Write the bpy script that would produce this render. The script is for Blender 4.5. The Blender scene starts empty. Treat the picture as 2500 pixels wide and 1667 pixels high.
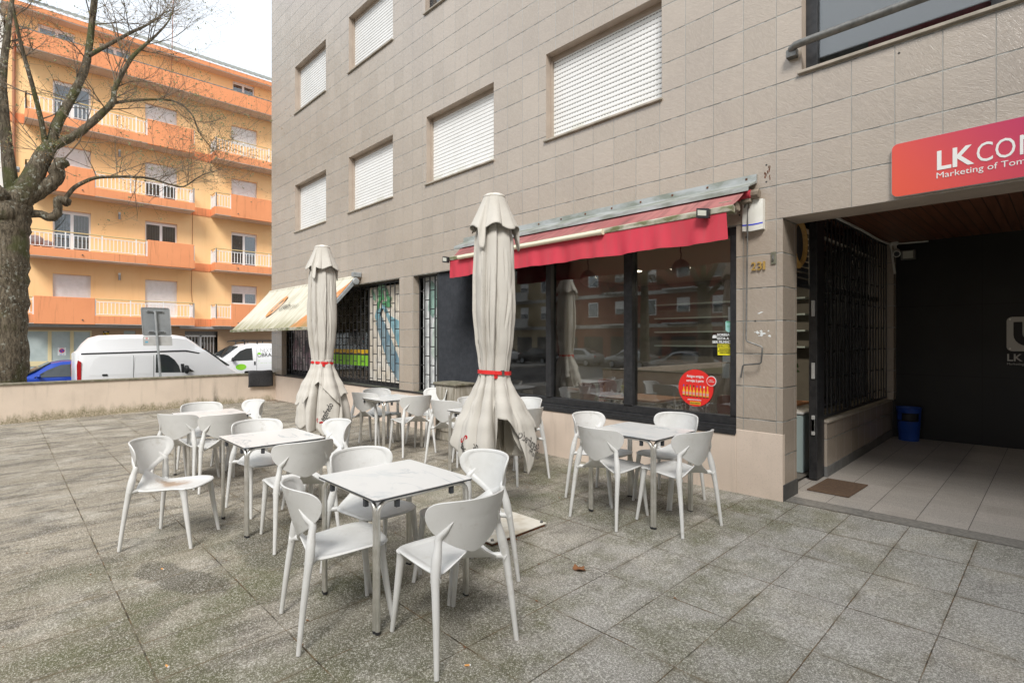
import bpy, bmesh, math, random
from mathutils import Vector, Matrix
R = math.radians
sin, cos, pi = math.sin, math.cos, math.pi
rnd = random.Random(7)
scene = bpy.context.scene
COL = scene.collection

# ------------------------------------------------------------------ camera
cam_d = bpy.data.cameras.new("camera")
cam = bpy.data.objects.new("camera", cam_d)
COL.objects.link(cam)
cam.location = (0, 0, 1.60)
cam.rotation_euler = (R(90), 0, R(46.192))
cam_d.sensor_width = 36.0
cam_d.lens = 18.72
cam_d.shift_y = -0.0018
cam_d.clip_start = 0.05
cam_d.clip_end = 500
scene.camera = cam

# ------------------------------------------------------------------ sky, sun, exposure
SUN_EL, SUN_ROT = R(46), R(139)
world = bpy.data.worlds.new("World")
scene.world = world
world.use_nodes = True
wn = world.node_tree
wn.nodes.clear()
w_out = wn.nodes.new("ShaderNodeOutputWorld")
w_bg = wn.nodes.new("ShaderNodeBackground")
w_sky = wn.nodes.new("ShaderNodeTexSky")
w_sky.sky_type = 'NISHITA'
w_sky.sun_disc = False
w_sky.sun_elevation = SUN_EL
w_sky.sun_rotation = SUN_ROT
w_sky.dust_density = 2.0
w_mix = wn.nodes.new("ShaderNodeMixRGB")          # overcast: thick white cloud over the sky
w_mix.inputs[0].default_value = 0.82
w_mix.inputs[2].default_value = (9.0, 9.5, 10.0, 1)
wn.links.new(w_sky.outputs[0], w_mix.inputs[1])
wn.links.new(w_mix.outputs[0], w_bg.inputs[0])
w_bg.inputs[1].default_value = 0.095
wn.links.new(w_bg.outputs[0], w_out.inputs[0])
sun_d = bpy.data.lights.new("sun", 'SUN')
sun_d.energy = 2.7
sun_d.angle = R(20)
sun_d.color = (1, 0.97, 0.92)
sun = bpy.data.objects.new("sun", sun_d)
COL.objects.link(sun)
# light falls from behind the camera and its right hand, onto the orange block and the facade
sd = Vector((cos(SUN_EL) * 0.66, -cos(SUN_EL) * 0.75, sin(SUN_EL))).normalized()
sun.rotation_euler = sd.to_track_quat('Z', 'Y').to_euler()
scene.view_settings.view_transform = 'Standard'
scene.view_settings.look = 'None'
scene.view_settings.exposure = 0.55
scene.view_settings.gamma = 1.0
scene.cycles.max_bounces = 8
scene.cycles.transparent_max_bounces = 16
scene.cycles.use_denoising = True

# ------------------------------------------------------------------ helpers
class MB:
    """collects shapes; build() links them as ONE mesh object"""
    def __init__(s):
        s.v = []; s.f = []; s.m = []
    def add(s, vs, fs, mi=0):
        b = len(s.v)
        s.v += [tuple(p) for p in vs]
        for f in fs:
            s.f.append([i + b for i in f]); s.m.append(mi)
        return s
    def box(s, a, b, mi=0):
        x0, x1 = sorted((a[0], b[0])); y0, y1 = sorted((a[1], b[1])); z0, z1 = sorted((a[2], b[2]))
        return s.add([(x0,y0,z0),(x1,y0,z0),(x1,y1,z0),(x0,y1,z0),(x0,y0,z1),(x1,y0,z1),(x1,y1,z1),(x0,y1,z1)],
                     [(0,3,2,1),(4,5,6,7),(0,1,5,4),(1,2,6,5),(2,3,7,6),(3,0,4,7)], mi)
    def quad(s, a, b, c, d, mi=0):
        return s.add([a, b, c, d], [(0,1,2,3)], mi)
    def tube(s, pts, r, n=8, mi=0, caps=True, flat=None):
        P = [Vector(p) for p in pts]
        rr = r if isinstance(r, (list, tuple)) else [r] * len(P)
        up = None; vs = []; fs = []
        for i, p in enumerate(P):
            t = (P[min(i+1, len(P)-1)] - P[max(i-1, 0)])
            if t.length < 1e-9: t = Vector((0,0,1))
            t.normalize()
            if up is None:
                up = Vector((0,0,1)) if abs(t.z) < 0.9 else Vector((1,0,0))
            u = (up - t * up.dot(t))
            if u.length < 1e-6: u = t.orthogonal()
            u.normalize(); w = t.cross(u); up = u
            for k in range(n):
                a = 2*pi*k/n
                vs.append(p + (u*cos(a) + w*sin(a)*(flat or 1)) * rr[i])
        for i in range(len(P)-1):
            for k in range(n):
                k2 = (k+1) % n
                fs.append((i*n+k, i*n+k2, (i+1)*n+k2, (i+1)*n+k))
        if caps:
            fs.append(tuple(range(n))[::-1]); fs.append(tuple((len(P)-1)*n + k for k in range(n)))
        return s.add(vs, fs, mi)
    def lathe(s, prof, n=20, c=(0,0,0), mi=0, caps=True):
        vs = []; fs = []
        for r, z in prof:
            for k in range(n):
                a = 2*pi*k/n
                vs.append((c[0]+r*cos(a), c[1]+r*sin(a), c[2]+z))
        for i in range(len(prof)-1):
            for k in range(n):
                k2 = (k+1) % n
                fs.append((i*n+k, i*n+k2, (i+1)*n+k2, (i+1)*n+k))
        if caps:
            fs.append(tuple(range(n))[::-1]); fs.append(tuple((len(prof)-1)*n+k for k in range(n)))
        return s.add(vs, fs, mi)
    def prism(s, poly, axis, d0, d1, mi=0, mside=None):
        n = len(poly)
        def P(a, b, d):
            return {'x': (d, a, b), 'y': (a, d, b), 'z': (a, b, d)}[axis]
        vs = [P(a, b, d0) for a, b in poly] + [P(a, b, d1) for a, b in poly]
        s.add(vs, [tuple(range(n))[::-1], tuple(range(n, 2*n))], mi)
        s.add(vs, [(i, (i+1) % n, n+(i+1) % n, n+i) for i in range(n)], mi if mside is None else mside)
        return s
    def grid(s, fn, nu, nv, closed=False, mi=0):
        vs = []; fs = []
        cu = nu if closed else nu + 1
        for j in range(nv+1):
            for i in range(cu):
                vs.append(fn(i/nu, j/nv))
        for j in range(nv):
            for i in range(nu):
                i2 = (i+1) % cu
                fs.append((j*cu+i, j*cu+i2, (j+1)*cu+i2, (j+1)*cu+i))
        return s.add(vs, fs, mi)
    def cut_sheet(s, axis, d, a0, a1, b0, b1, holes, mi=0, flip=False):
        """flat wall in the plane axis=d with rectangular openings"""
        A = sorted({a0, a1} | {v for h in holes for v in h[:2] if a0 < v < a1})
        B = sorted({b0, b1} | {v for h in holes for v in h[2:] if b0 < v < b1})
        def P(a, b):
            return {'x': (d, a, b), 'y': (a, d, b), 'z': (a, b, d)}[axis]
        for i in range(len(A)-1):
            for j in range(len(B)-1):
                ca, cb = (A[i]+A[i+1])/2, (B[j]+B[j+1])/2
                if any(h[0] < ca < h[1] and h[2] < cb < h[3] for h in holes): continue
                q = [P(A[i],B[j]), P(A[i+1],B[j]), P(A[i+1],B[j+1]), P(A[i],B[j+1])]
                s.add(q[::-1] if flip else q, [(0,1,2,3)], mi)
        return s
    def text(s, t, fn, w=None, h=None, bold=0.0, mi=0, ext=0.002, shear=0.0, center=False):
        """letters; fn maps (right, up, out) to a point"""
        V, F = text_geo(t, bold, shear)
        xs = [p[0] for p in V]; ys = [p[1] for p in V]
        x0, x1 = min(xs), max(xs)
        sx = (w / (x1-x0)) if w else h / 0.70
        sy = (h / 0.70) if h else sx
        ox = (x0+x1)/2 if center else x0
        return s.add([fn((x-ox)*sx, y*sy, ext if z > 0 else 0) for x, y, z in V], F, mi)
    def build(s, name, mats, parent=None, loc=None, smooth=None, bevel=0, rot=None):
        if not isinstance(mats, (list, tuple)): mats = [mats]
        base = WL.get(parent, Vector((0,0,0))) if parent else Vector(loc or (0,0,0))
        me = bpy.data.meshes.new(name)
        me.from_pydata([tuple(Vector(p) - base) for p in s.v], [], s.f)
        for m in mats: me.materials.append(m)
        if len(mats) > 1:
            me.polygons.foreach_set("material_index", s.m)
        if smooth is not None:
            me.polygons.foreach_set("use_smooth", [True]*len(me.polygons))
            me.set_sharp_from_angle(angle=R(smooth))
        me.update()
        o = bpy.data.objects.new(name, me)
        COL.objects.link(o)
        if parent:
            o.parent = parent; WL[o] = base
        else:
            o.location = base; WL[o] = base
        if bevel:
            b = o.modifiers.new("bevel", 'BEVEL'); b.width = bevel; b.segments = 1
            b.limit_method = 'ANGLE'; b.angle_limit = R(40)
        return o

WL = {}
_tc = {}
def text_geo(t, bold, shear=0.0):
    k = (t, bold, shear)
    if k not in _tc:
        cu = bpy.data.curves.new("lettering", 'FONT')
        cu.body = t; cu.size = 1; cu.extrude = 0.01; cu.offset = bold; cu.resolution_u = 3; cu.shear = shear
        ob = bpy.data.objects.new("lettering", cu)
        COL.objects.link(ob)
        dg = bpy.context.evaluated_depsgraph_get()
        me = bpy.data.meshes.new_from_object(ob.evaluated_get(dg))
        _tc[k] = ([tuple(v.co) for v in me.vertices], [tuple(p.vertices) for p in me.polygons])
        bpy.data.objects.remove(ob); bpy.data.curves.remove(cu); bpy.data.meshes.remove(me)
    return _tc[k]

def tag(o, label, cat, group=None, kind=None):
    o["label"] = label; o["category"] = cat
    if group: o["group"] = group
    if kind: o["kind"] = kind
    return o
def struct(o):
    o["kind"] = 'structure'; return o
def thing(name, label, cat, loc=(0,0,0), group=None):
    o = bpy.data.objects.new(name, None)
    o.empty_display_size = 0.2
    COL.objects.link(o); o.location = loc; WL[o] = Vector(loc)
    return tag(o, label, cat, group)
def copy_tree(o, parent=None):
    c = o.copy(); COL.objects.link(c)
    if parent: c.parent = parent
    for ch in list(o.children): copy_tree(ch, c)
    return c
def smoothpath(pts, sub=4):
    P = [Vector(p) for p in pts]; out = []
    for i in range(len(P)-1):
        p0, p1, p2, p3 = P[max(i-1,0)], P[i], P[i+1], P[min(i+2,len(P)-1)]
        for k in range(sub):
            t = k/sub
            out.append(0.5*((2*p1)+(p2-p0)*t+(2*p0-5*p1+4*p2-p3)*t*t+(3*p1-p0-3*p2+p3)*t**3))
    out.append(P[-1]); return out
def lerpk(knots, x):
    for (a, fa), (b, fb) in zip(knots, knots[1:]):
        if (a <= x <= b) or (b <= x <= a):
            t = (x-a)/(b-a) if b != a else 0
            t = t*t*(3-2*t)*0.5 + t*0.5
            return fa+(fb-fa)*t
    return knots[0][1] if abs(x-knots[0][0]) < abs(x-knots[-1][0]) else knots[-1][1]
def circ(cx, cy, r, n=32, ry=None):
    return [(cx+r*cos(2*pi*k/n), cy+(ry or r)*sin(2*pi*k/n)) for k in range(n)]
def rrect(x0, x1, y0, y1, r, n=5):
    out = []
    for cx, cy, a0 in ((x1-r,y1-r,0),(x0+r,y1-r,90),(x0+r,y0+r,180),(x1-r,y0+r,270)):
        for k in range(n+1):
            a = R(a0+90*k/n); out.append((cx+r*cos(a), cy+r*sin(a)))
    return out
XP, YF, GX, GY = -1.944, 5.5704, .0057, .017
def gz(x, y): return GX*(x-XP)+GY*(y-YF)          # the terrace falls gently away from the building
STREET = -0.70

# ------------------------------------------------------------------ materials
class G:
    def __init__(s, name):
        s.mat = bpy.data.materials.new(name); s.mat.use_nodes = True
        s.t = s.mat.node_tree; s.t.nodes.clear()
        s.out = s.n("ShaderNodeOutputMaterial"); s.b = s.n("ShaderNodeBsdfPrincipled")
        s.t.links.new(s.b.outputs[0], s.out.inputs[0])
    def n(s, ty, **kw):
        nd = s.t.nodes.new(ty)
        for k, v in kw.items(): setattr(nd, k, v)
        return nd
    def put(s, sock, v):
        if isinstance(v, bpy.types.NodeSocket): s.t.links.new(v, sock)
        elif isinstance(v, (tuple, list)):
            sock.default_value = tuple(v) + ((1,) if len(v) == 3 and len(sock.default_value) == 4 else ())
        else: sock.default_value = v
    def m(s, op, a, b=None, c=None, clamp=False):
        nd = s.n("ShaderNodeMath", operation=op, use_clamp=clamp)
        for i, v in enumerate((a, b, c)):
            if v is not None: s.put(nd.inputs[i], v)
        return nd.outputs[0]
    def noise(s, vec, scale, detail=3, rough=.55, dist=0):
        nd = s.n("ShaderNodeTexNoise"); s.put(nd.inputs['Vector'], vec)
        nd.inputs['Scale'].default_value = scale; nd.inputs['Detail'].default_value = detail
        nd.inputs['Roughness'].default_value = rough; nd.inputs['Distortion'].default_value = dist
        return nd.outputs[0]
    def voro(s, vec, scale, out=0, feature='F1'):
        nd = s.n("ShaderNodeTexVoronoi", feature=feature); s.put(nd.inputs['Vector'], vec)
        nd.inputs['Scale'].default_value = scale
        return nd.outputs[out]
    def mix(s, f, a, b, mode='MIX'):
        nd = s.n("ShaderNodeMixRGB", blend_type=mode)
        s.put(nd.inputs[0], f); s.put(nd.inputs[1], a); s.put(nd.inputs[2], b)
        return nd.outputs[0]
    def rng(s, v, a, b, c=0, d=1):
        nd = s.n("ShaderNodeMapRange", interpolation_type='SMOOTHSTEP'); s.put(nd.inputs[0], v)
        for i, q in enumerate((a, b, c, d)): s.put(nd.inputs[i+1], q)
        return nd.outputs[0]
    def pos(s): return s.n("ShaderNodeNewGeometry").outputs['Position']
    def objc(s): return s.n("ShaderNodeTexCoord").outputs['Object']
    def sep(s, v):
        nd = s.n("ShaderNodeSeparateXYZ"); s.put(nd.inputs[0], v); return nd.outputs
    def comb(s, x=0, y=0, z=0):
        nd = s.n("ShaderNodeCombineXYZ")
        for i, v in enumerate((x, y, z)): s.put(nd.inputs[i], v)
        return nd.outputs[0]
    def scale(s, v, sc):
        nd = s.n("ShaderNodeVectorMath", operation='MULTIPLY'); s.put(nd.inputs[0], v); nd.inputs[1].default_value = sc
        return nd.outputs[0]
    def line(s, c, off, pitch, wid, soft=.6):
        f = s.m('FRACT', s.m('DIVIDE', s.m('SUBTRACT', c, off), pitch))
        d = s.m('MULTIPLY', s.m('MINIMUM', f, s.m('SUBTRACT', 1, f)), pitch)
        return s.rng(d, wid*.5*soft, wid*.5*(2-soft), 1, 0)
    def cell(s, c, off, pitch): return s.m('FLOOR', s.m('DIVIDE', s.m('SUBTRACT', c, off), pitch))
    def wn(s, v):
        nd = s.n("ShaderNodeTexWhiteNoise"); s.put(nd.inputs[0], v); return nd.outputs[0]
    def bump(s, h, strength=.3, dist=.01, nrm=None):
        nd = s.n("ShaderNodeBump"); s.put(nd.inputs['Height'], h)
        nd.inputs['Strength'].default_value = strength; nd.inputs['Distance'].default_value = dist
        if nrm: s.put(nd.inputs['Normal'], nrm)
        return nd.outputs[0]
    def done(s, col=None, rough=None, metal=None, nrm=None, spec=None, **kw):
        if col is not None: s.put(s.b.inputs['Base Color'], col)
        if rough is not None: s.put(s.b.inputs['Roughness'], rough)
        if metal is not None: s.put(s.b.inputs['Metallic'], metal)
        if nrm is not None: s.put(s.b.inputs['Normal'], nrm)
        if spec is not None: s.put(s.b.inputs['Specular IOR Level'], spec)
        for k, v in kw.items(): s.put(s.b.inputs[k], v)
        return s.mat

def simple(name, c1, rough=.5, c2=None, scale=8, metal=0, bump=0, bscale=60, spec=.5, world=False, stretch=None, lo=.35, hi=.65):
    g = G(name); v = g.pos() if world else g.objc()
    if stretch: v = g.scale(v, stretch)
    col = c1
    if c2: col = g.mix(g.rng(g.noise(v, scale, 5, .6), lo, hi), c1, c2)
    nrm = g.bump(g.noise(v, bscale, 3), bump, .004) if bump else None
    return g.done(col, rough, metal, nrm, spec)
def glassy(name, tint=(.8,.82,.82), refl=1.0, dirt=.03, base=.0):
    g = G(name)
    tr = g.n("ShaderNodeBsdfTransparent"); tr.inputs[0].default_value = tint + (1,)
    gl = g.n("ShaderNodeBsdfGlossy"); gl.inputs['Roughness'].default_value = .015
    fr = g.n("ShaderNodeFresnel"); fr.inputs[0].default_value = 1.52
    f = g.m('ADD', g.m('MULTIPLY', fr.outputs[0], refl), base, clamp=True)
    mx = g.n("ShaderNodeMixShader"); g.put(mx.inputs[0], f)
    g.t.links.new(tr.outputs[0], mx.inputs[1]); g.t.links.new(gl.outputs[0], mx.inputs[2])
    df = g.n("ShaderNodeBsdfDiffuse"); df.inputs[0].default_value = (.5,.5,.48,1)
    m2 = g.n("ShaderNodeMixShader")
    g.put(m2.inputs[0], g.m('MULTIPLY', g.rng(g.noise(g.pos(), 3, 5), .3, .8), dirt))
    g.t.links.new(mx.outputs[0], m2.inputs[1]); g.t.links.new(df.outputs[0], m2.inputs[2])
    g.t.links.new(m2.outputs[0], g.out.inputs[0])
    return g.mat

def m_tile(name, xo=-.381, xp=.325, plane='xz', yo=5.57):
    g = G(name); P = g.pos(); S = g.sep(P)
    u = S['X'] if plane == 'xz' else S['Y']
    uo = xo if plane == 'xz' else yo
    z = S['Z']
    w = g.m('MULTIPLY', g.m('SUBTRACT', g.noise(P, 3, 2), .5), .003)
    lv = g.line(g.m('ADD', u, w), uo, xp, .007); lh = g.line(g.m('ADD', z, w), 4.137, .3352, .011)
    cid = g.comb(g.cell(u, uo, xp), g.cell(z, 4.137, .3352), 3.3)
    rv = g.wn(cid)
    # each tile pressed with its own slant of wrinkles
    rot = g.n("ShaderNodeVectorRotate", rotation_type='AXIS_ANGLE')
    g.put(rot.inputs['Vector'], P); rot.inputs['Axis'].default_value = (0,1,0) if plane == 'xz' else (1,0,0)
    g.put(rot.inputs['Angle'], g.m('MULTIPLY_ADD', rv, 1.0, .4))
    wr = g.noise(g.scale(rot.outputs[0], (1, 1, .35)), 48, 5, .68, 1.2)
    fine = g.noise(P, 260, 2)
    base = g.mix(rv, (.355,.30,.240), (.415,.352,.288))
    base = g.mix(g.rng(g.noise(P, .9, 4), .35, .75, 0, .55), base, (.315,.265,.222))
    base = g.mix(g.m('MULTIPLY', g.rng(wr, .35, .7), .35), base, (.52,.44,.365))
    stre = g.noise(g.scale(P, (5, 5, .35)), 1, 4)
    base = g.mix(g.rng(stre, .58, .75, 0, .3), base, (.33,.275,.23))
    jn = g.noise(P, 9, 3)
    jc = g.mix(jn, (.13,.13,.115), (.34,.34,.31))
    col = g.mix(lv, base, g.mix(.45, jc, (.36,.345,.31))); col = g.mix(lh, col, g.mix(g.rng(jn, .42, .6), (.12,.12,.105), (.3,.3,.275)))
    j = g.m('MAXIMUM', lv, lh)
    hgt = g.m('SUBTRACT', g.m('MULTIPLY_ADD', fine, .10, g.m('MULTIPLY', wr, .75)), g.m('MULTIPLY', j, 1.2))
    return g.done(col, g.m('MULTIPLY_ADD', j, .3, .27), 0, g.bump(hgt, .55, .008), 1.0, **{'Coat Weight': .35, 'Coat Roughness': .22})

def m_pavers():
    g = G("terrace_pavers"); P = g.pos(); S = g.sep(P); x, y = S['X'], S['Y']
    w = g.m('MULTIPLY', g.m('SUBTRACT', g.noise(P, 5, 3), .5), .006)
    xs = g.m('ADD', x, w); ys = g.m('ADD', y, w)
    breakx = g.rng(g.noise(P, 2.3, 4), .40, .55)
    breaky = g.rng(g.noise(g.scale(P, (1.2, 1, 1)), 3.1, 4), .38, .62)
    lx = g.m('MULTIPLY', g.line(xs, -.49, .44, .006), g.m('MULTIPLY_ADD', breakx, .45, .55))
    ly = g.m('MULTIPLY', g.line(ys, .561, .63, .008), g.m('MULTIPLY_ADD', breaky, .7, .30))
    j = g.m('MAXIMUM', lx, ly)
    soft = g.m('MAXIMUM', g.line(xs, -.49, .44, .05, .1), g.line(ys, .561, .63, .05, .1))
    rv = g.wn(g.comb(g.cell(x, -.49, .44), g.cell(y, .561, .63), 1.7))
    sp = g.noise(P, 170, 3, .8); sp2 = g.noise(P, 75, 4, .8)
    grain = g.rng(g.m('MULTIPLY_ADD', sp2, .5, g.m('MULTIPLY', sp, .55)), .40, .66)
    big = g.noise(P, .55, 5, .6); mid = g.noise(P, 1.9, 5, .6); str_ = g.noise(g.scale(P, (2.2, .8, 1)), 2.2, 5, .62, .6)
    left = g.rng(g.m('SUBTRACT', g.m('MULTIPLY_ADD', big, 2.4, g.m('MULTIPLY', x, -1)), g.m('MULTIPLY', y, .12)), 2.2, 5.4)
    clean = g.mix(rv, (.45,.435,.40), (.55,.532,.49))
    brown = g.mix(rv, (.315,.27,.20), (.42,.365,.28))
    col = g.mix(left, clean, brown)
    col = g.mix(g.m('MULTIPLY', g.rng(str_, .45, .62, 0, .88), g.m('MULTIPLY_ADD', left, .75, .25)), col, (.125,.105,.078))                  # weathered dark streaks
    col = g.mix(g.rng(mid, .50, .68, 0, .6), col, (.60,.555,.47))                      # pale scoured patches
    nearx = g.rng(g.m('ABSOLUTE', g.m('ADD', x, 3.0)), .6, 3.6, 1, 0)
    moss = g.m('MULTIPLY', g.rng(g.noise(P, 1.25, 6, .7), .40, .66), nearx)
    col = g.mix(moss, col, (.14,.14,.055))
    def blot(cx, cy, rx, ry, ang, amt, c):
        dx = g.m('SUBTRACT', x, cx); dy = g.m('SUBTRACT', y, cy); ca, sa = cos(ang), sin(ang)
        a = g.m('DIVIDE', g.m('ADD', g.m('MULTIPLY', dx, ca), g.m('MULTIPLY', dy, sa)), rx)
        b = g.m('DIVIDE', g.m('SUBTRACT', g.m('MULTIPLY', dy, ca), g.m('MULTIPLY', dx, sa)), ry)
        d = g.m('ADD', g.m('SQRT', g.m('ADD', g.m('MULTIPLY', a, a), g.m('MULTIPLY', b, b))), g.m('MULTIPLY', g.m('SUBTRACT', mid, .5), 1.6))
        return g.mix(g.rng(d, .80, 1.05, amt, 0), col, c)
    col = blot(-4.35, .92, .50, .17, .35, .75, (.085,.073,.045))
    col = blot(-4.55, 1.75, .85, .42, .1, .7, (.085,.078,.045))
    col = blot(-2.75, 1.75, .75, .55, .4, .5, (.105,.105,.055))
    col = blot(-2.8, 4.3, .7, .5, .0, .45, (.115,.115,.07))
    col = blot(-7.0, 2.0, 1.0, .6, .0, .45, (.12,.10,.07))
    col = g.mix(g.m('MULTIPLY_ADD', grain, -.74, .74), col, (.055,.05,.04))
    col = g.mix(g.m('MULTIPLY', g.rng(grain, .58, .95), .6), col, (.72,.70,.655))
    col = g.mix(g.m('MULTIPLY', soft, g.rng(g.noise(P, 4.5, 4), .45, .65, 0, .45)), col, (.14,.12,.075))
    col = g.mix(j, col, g.mix(g.rng(g.noise(P, 14, 3), .35, .65), (.035,.03,.022), (.16,.105,.055)))
    h = g.m('SUBTRACT', g.m('MULTIPLY', grain, .5), g.m('MULTIPLY', j, 2.2))
    return g.done(col, .88, 0, g.bump(h, .6, .004), .3)

def m_granite():
    g = G("passage_granite"); P = g.pos(); S = g.sep(P); x, y = S['X'], S['Y']
    lx = g.line(x, -1.28, .3535, .006); row = g.cell(x, -1.28, .3535)
    ly = g.line(g.m('ADD', y, g.m('MULTIPLY', g.wn(g.comb(row, 0, 0)), .3)), 5.81, .345, .004)
    rv = g.wn(g.comb(row, g.cell(y, 5.81, .345), 0))
    sp = g.rng(g.noise(P, 170, 2, .7), .38, .66)
    col = g.mix(rv, (.47,.435,.39), (.55,.505,.455))
    col = g.mix(g.m('MULTIPLY_ADD', sp, -.55, .55), col, (.13,.11,.10))
    col = g.mix(g.rng(g.noise(P, 1.4, 5), .5, .75, 0, .4), col, (.25,.22,.19))
    col = g.mix(ly, col, (.55,.52,.47)); col = g.mix(lx, col, (.11,.10,.09))
    return g.done(col, .6, 0, g.bump(sp, .12, .002), .4)

def m_stucco(name, a, b, grime=(.20,.17,.13), zf=None, mossy=False):
    g = G(name); P = g.pos(); S = g.sep(P)
    col = g.mix(g.rng(g.noise(P, 1.3, 5), .35, .7), a, b)
    col = g.mix(g.m('MULTIPLY', g.rng(g.noise(g.scale(P, (6,6,.6)), 1.2, 4), .55, .75), .22), col, grime)
    sp = g.noise(P, 120, 2, .7); col = g.mix(g.rng(sp, .30, .42, .35, 0), col, grime)
    if mossy:
        n = g.noise(g.scale(P, (1, 1.0, .35)), 7, 5, .7); big = g.noise(P, .55, 3)
        zz = g.m('ADD', S['Z'], .11)
        hh = g.m('MULTIPLY_ADD', big, .55, .02)
        mk = g.rng(g.m('SUBTRACT', g.m('MULTIPLY_ADD', n, .55, g.m('SUBTRACT', hh, .42)), zz), -.05, .16)
        col = g.mix(g.m('MULTIPLY', mk, g.rng(g.noise(P, 38, 3, .7), .35, .6, .3, .85)), col, g.mix(g.noise(P, 5, 3), (.09,.078,.045), (.24,.22,.10)))
        dk = g.m('MULTIPLY', g.rng(g.m('ABSOLUTE', g.m('SUBTRACT', S['Y'], 4.03)), .0, .10, 1, 0), g.rng(S['Z'], -.1, .6, .8, .15))
        col = g.mix(g.m('MULTIPLY', dk, g.rng(n, .3, .6)), col, (.10,.09,.07))
    return g.done(col, .9, 0, g.bump(g.noise(P, 190, 3), .25, .004), .25)

def m_plastic(name, stain=False):
    g = G(name); v = g.objc(); oi = g.n("ShaderNodeObjectInfo").outputs['Random']
    off = g.n("ShaderNodeVectorMath", operation='ADD'); g.put(off.inputs[0], v); g.put(off.inputs[1], g.scale(g.comb(oi, oi, oi), (9, 5, 7))); p = off.outputs[0]
    col = g.mix(g.rng(g.noise(p, 4, 5), .35, .75), (.63,.63,.62), (.555,.555,.535))
    col = g.mix(g.m('MULTIPLY', g.rng(g.noise(p, 7, 6, .75), .54, .72), g.m('MULTIPLY_ADD', oi, .35, .15)), col, (.36,.33,.27))
    col = g.mix(g.rng(g.noise(p, 260, 2, .7), .28, .42, .35, 0), col, (.40,.39,.37))
    sc = g.noise(g.scale(p, (30, 6, 6)), 3, 3, .8); col = g.mix(g.rng(sc, .66, .74, 0, .3), col, (.42,.42,.41))
    if stain:
        S = g.sep(v)
        d = g.m('SQRT', g.m('ADD', g.m('POWER', g.m('DIVIDE', g.m('ADD', S['X'], .02), .10), 2), g.m('POWER', g.m('DIVIDE', g.m('ADD', S['Y'], .03), .13), 2)))
        d = g.m('ADD', d, g.m('MULTIPLY', g.m('SUBTRACT', g.noise(v, 16, 5, .7), .5), 2.0))
        col = g.mix(g.rng(d, .3, 1.25, .75, 0), col, (.30,.17,.08))
    return g.done(col, g.rng(g.noise(p, 6, 4), .35, .7, .34, .5), 0, g.bump(g.noise(v, 420, 2), .10, .001), .45)

def m_marble():
    g = G("marble_laminate"); v = g.objc(); oi = g.n("ShaderNodeObjectInfo")
    off = g.n("ShaderNodeVectorMath", operation='ADD'); g.put(off.inputs[0], v)
    g.put(off.inputs[1], g.scale(g.comb(oi.outputs['Random'], oi.outputs['Random'], 0), (7, 3, 0))); p = off.outputs[0]
    a = g.noise(g.scale(p, (1.1, 2.3, 1)), 1.7, 6, .55, 1.3)
    vein = g.rng(g.m('ABSOLUTE', g.m('SUBTRACT', a, .5)), .0, .035, 1, 0)
    cl = g.rng(g.noise(p, 2.2, 5), .52, .75, 0, .55)
    col = g.mix(g.m('MULTIPLY', vein, g.rng(g.noise(p, 3, 3), .42, .65, 0, .75)), (.67,.665,.65), (.30,.35,.38))
    col = g.mix(g.m('MULTIPLY', cl, g.rng(g.m('ABSOLUTE', g.m('SUBTRACT', a, .5)), 0, .12, 1, 0)), col, (.48,.52,.535))
    return g.done(col, .32, 0, None, .5)

def m_orange(name, a, b, streak=(.30,.13,.06), amt=.3, world=True):
    g = G(name); P = g.pos(); S = g.sep(P)
    col = g.mix(g.rng(g.noise(P, .6, 4), .35, .7), a, b)
    st = g.noise(g.scale(P, (3, 3, .22)), 2.0, 5, .7)
    col = g.mix(g.rng(st, .52, .72, 0, amt), col, streak)
    return g.done(col, .9, 0, g.bump(g.noise(P, 40, 3), .25, .01), .2)

def m_bark():
    g = G("tree_bark"); P = g.pos()
    r1 = g.noise(g.scale(P, (1, 1, .22)), 22, 5, .7, .8)
    col = g.mix(g.rng(r1, .35, .65), (.055,.045,.032), (.175,.145,.105))
    col = g.mix(g.rng(g.noise(P, 1.3, 4), .52, .66, 0, .75), col, (.075,.085,.03))
    col = g.mix(g.m('MULTIPLY', g.rng(g.noise(P, 13, 4, .7), .56, .64), g.rng(g.noise(P, .9, 2), .4, .6)), col, (.36,.37,.32))
    return g.done(col, .95, 0, g.bump(r1, .9, .03), .2)

def m_awning(name, a, b, dirt, stretch=(1.5, 1.5, 8), amt=.6, extra=None):
    g = G(name); P = g.pos()
    st = g.noise(g.scale(P, (9, 1.2, 1.2)), 1.5, 5, .65)
    col = g.mix(g.rng(g.noise(P, 1.5, 4), .35, .7), a, b)
    col = g.mix(g.rng(st, .42, .70, 0, amt), col, dirt)
    if extra:   # newer orange printed stripe and moss on the lower hem
        S = g.sep(P)
        t = g.m('SUBTRACT', S['X'], g.m('MULTIPLY', g.m('SUBTRACT', S['Z'], 1.86), 1.15))
        edge = g.m('ADD', t, g.m('MULTIPLY', g.m('SUBTRACT', st, .5), .15))
        mk = g.m('MULTIPLY', g.rng(edge, -11.75, -11.65), g.rng(g.m('SUBTRACT', S['X'], g.m('MULTIPLY', S['Z'], .2)), -11.2, -11.0, 1, 1))
        col = g.mix(g.m('MULTIPLY', mk, g.rng(g.noise(P, 4, 5, .7), .25, .55, .55, .95)), col, (.62,.22,.06))
        col = g.mix(g.m('MULTIPLY', g.rng(S['Z'], 1.84, 2.2, 1, 0), g.rng(st, .3, .6, .2, .8)), col, (.20,.19,.09))
    return g.done(col, .8, 0, g.bump(st, .12, .01), .3)

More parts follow.
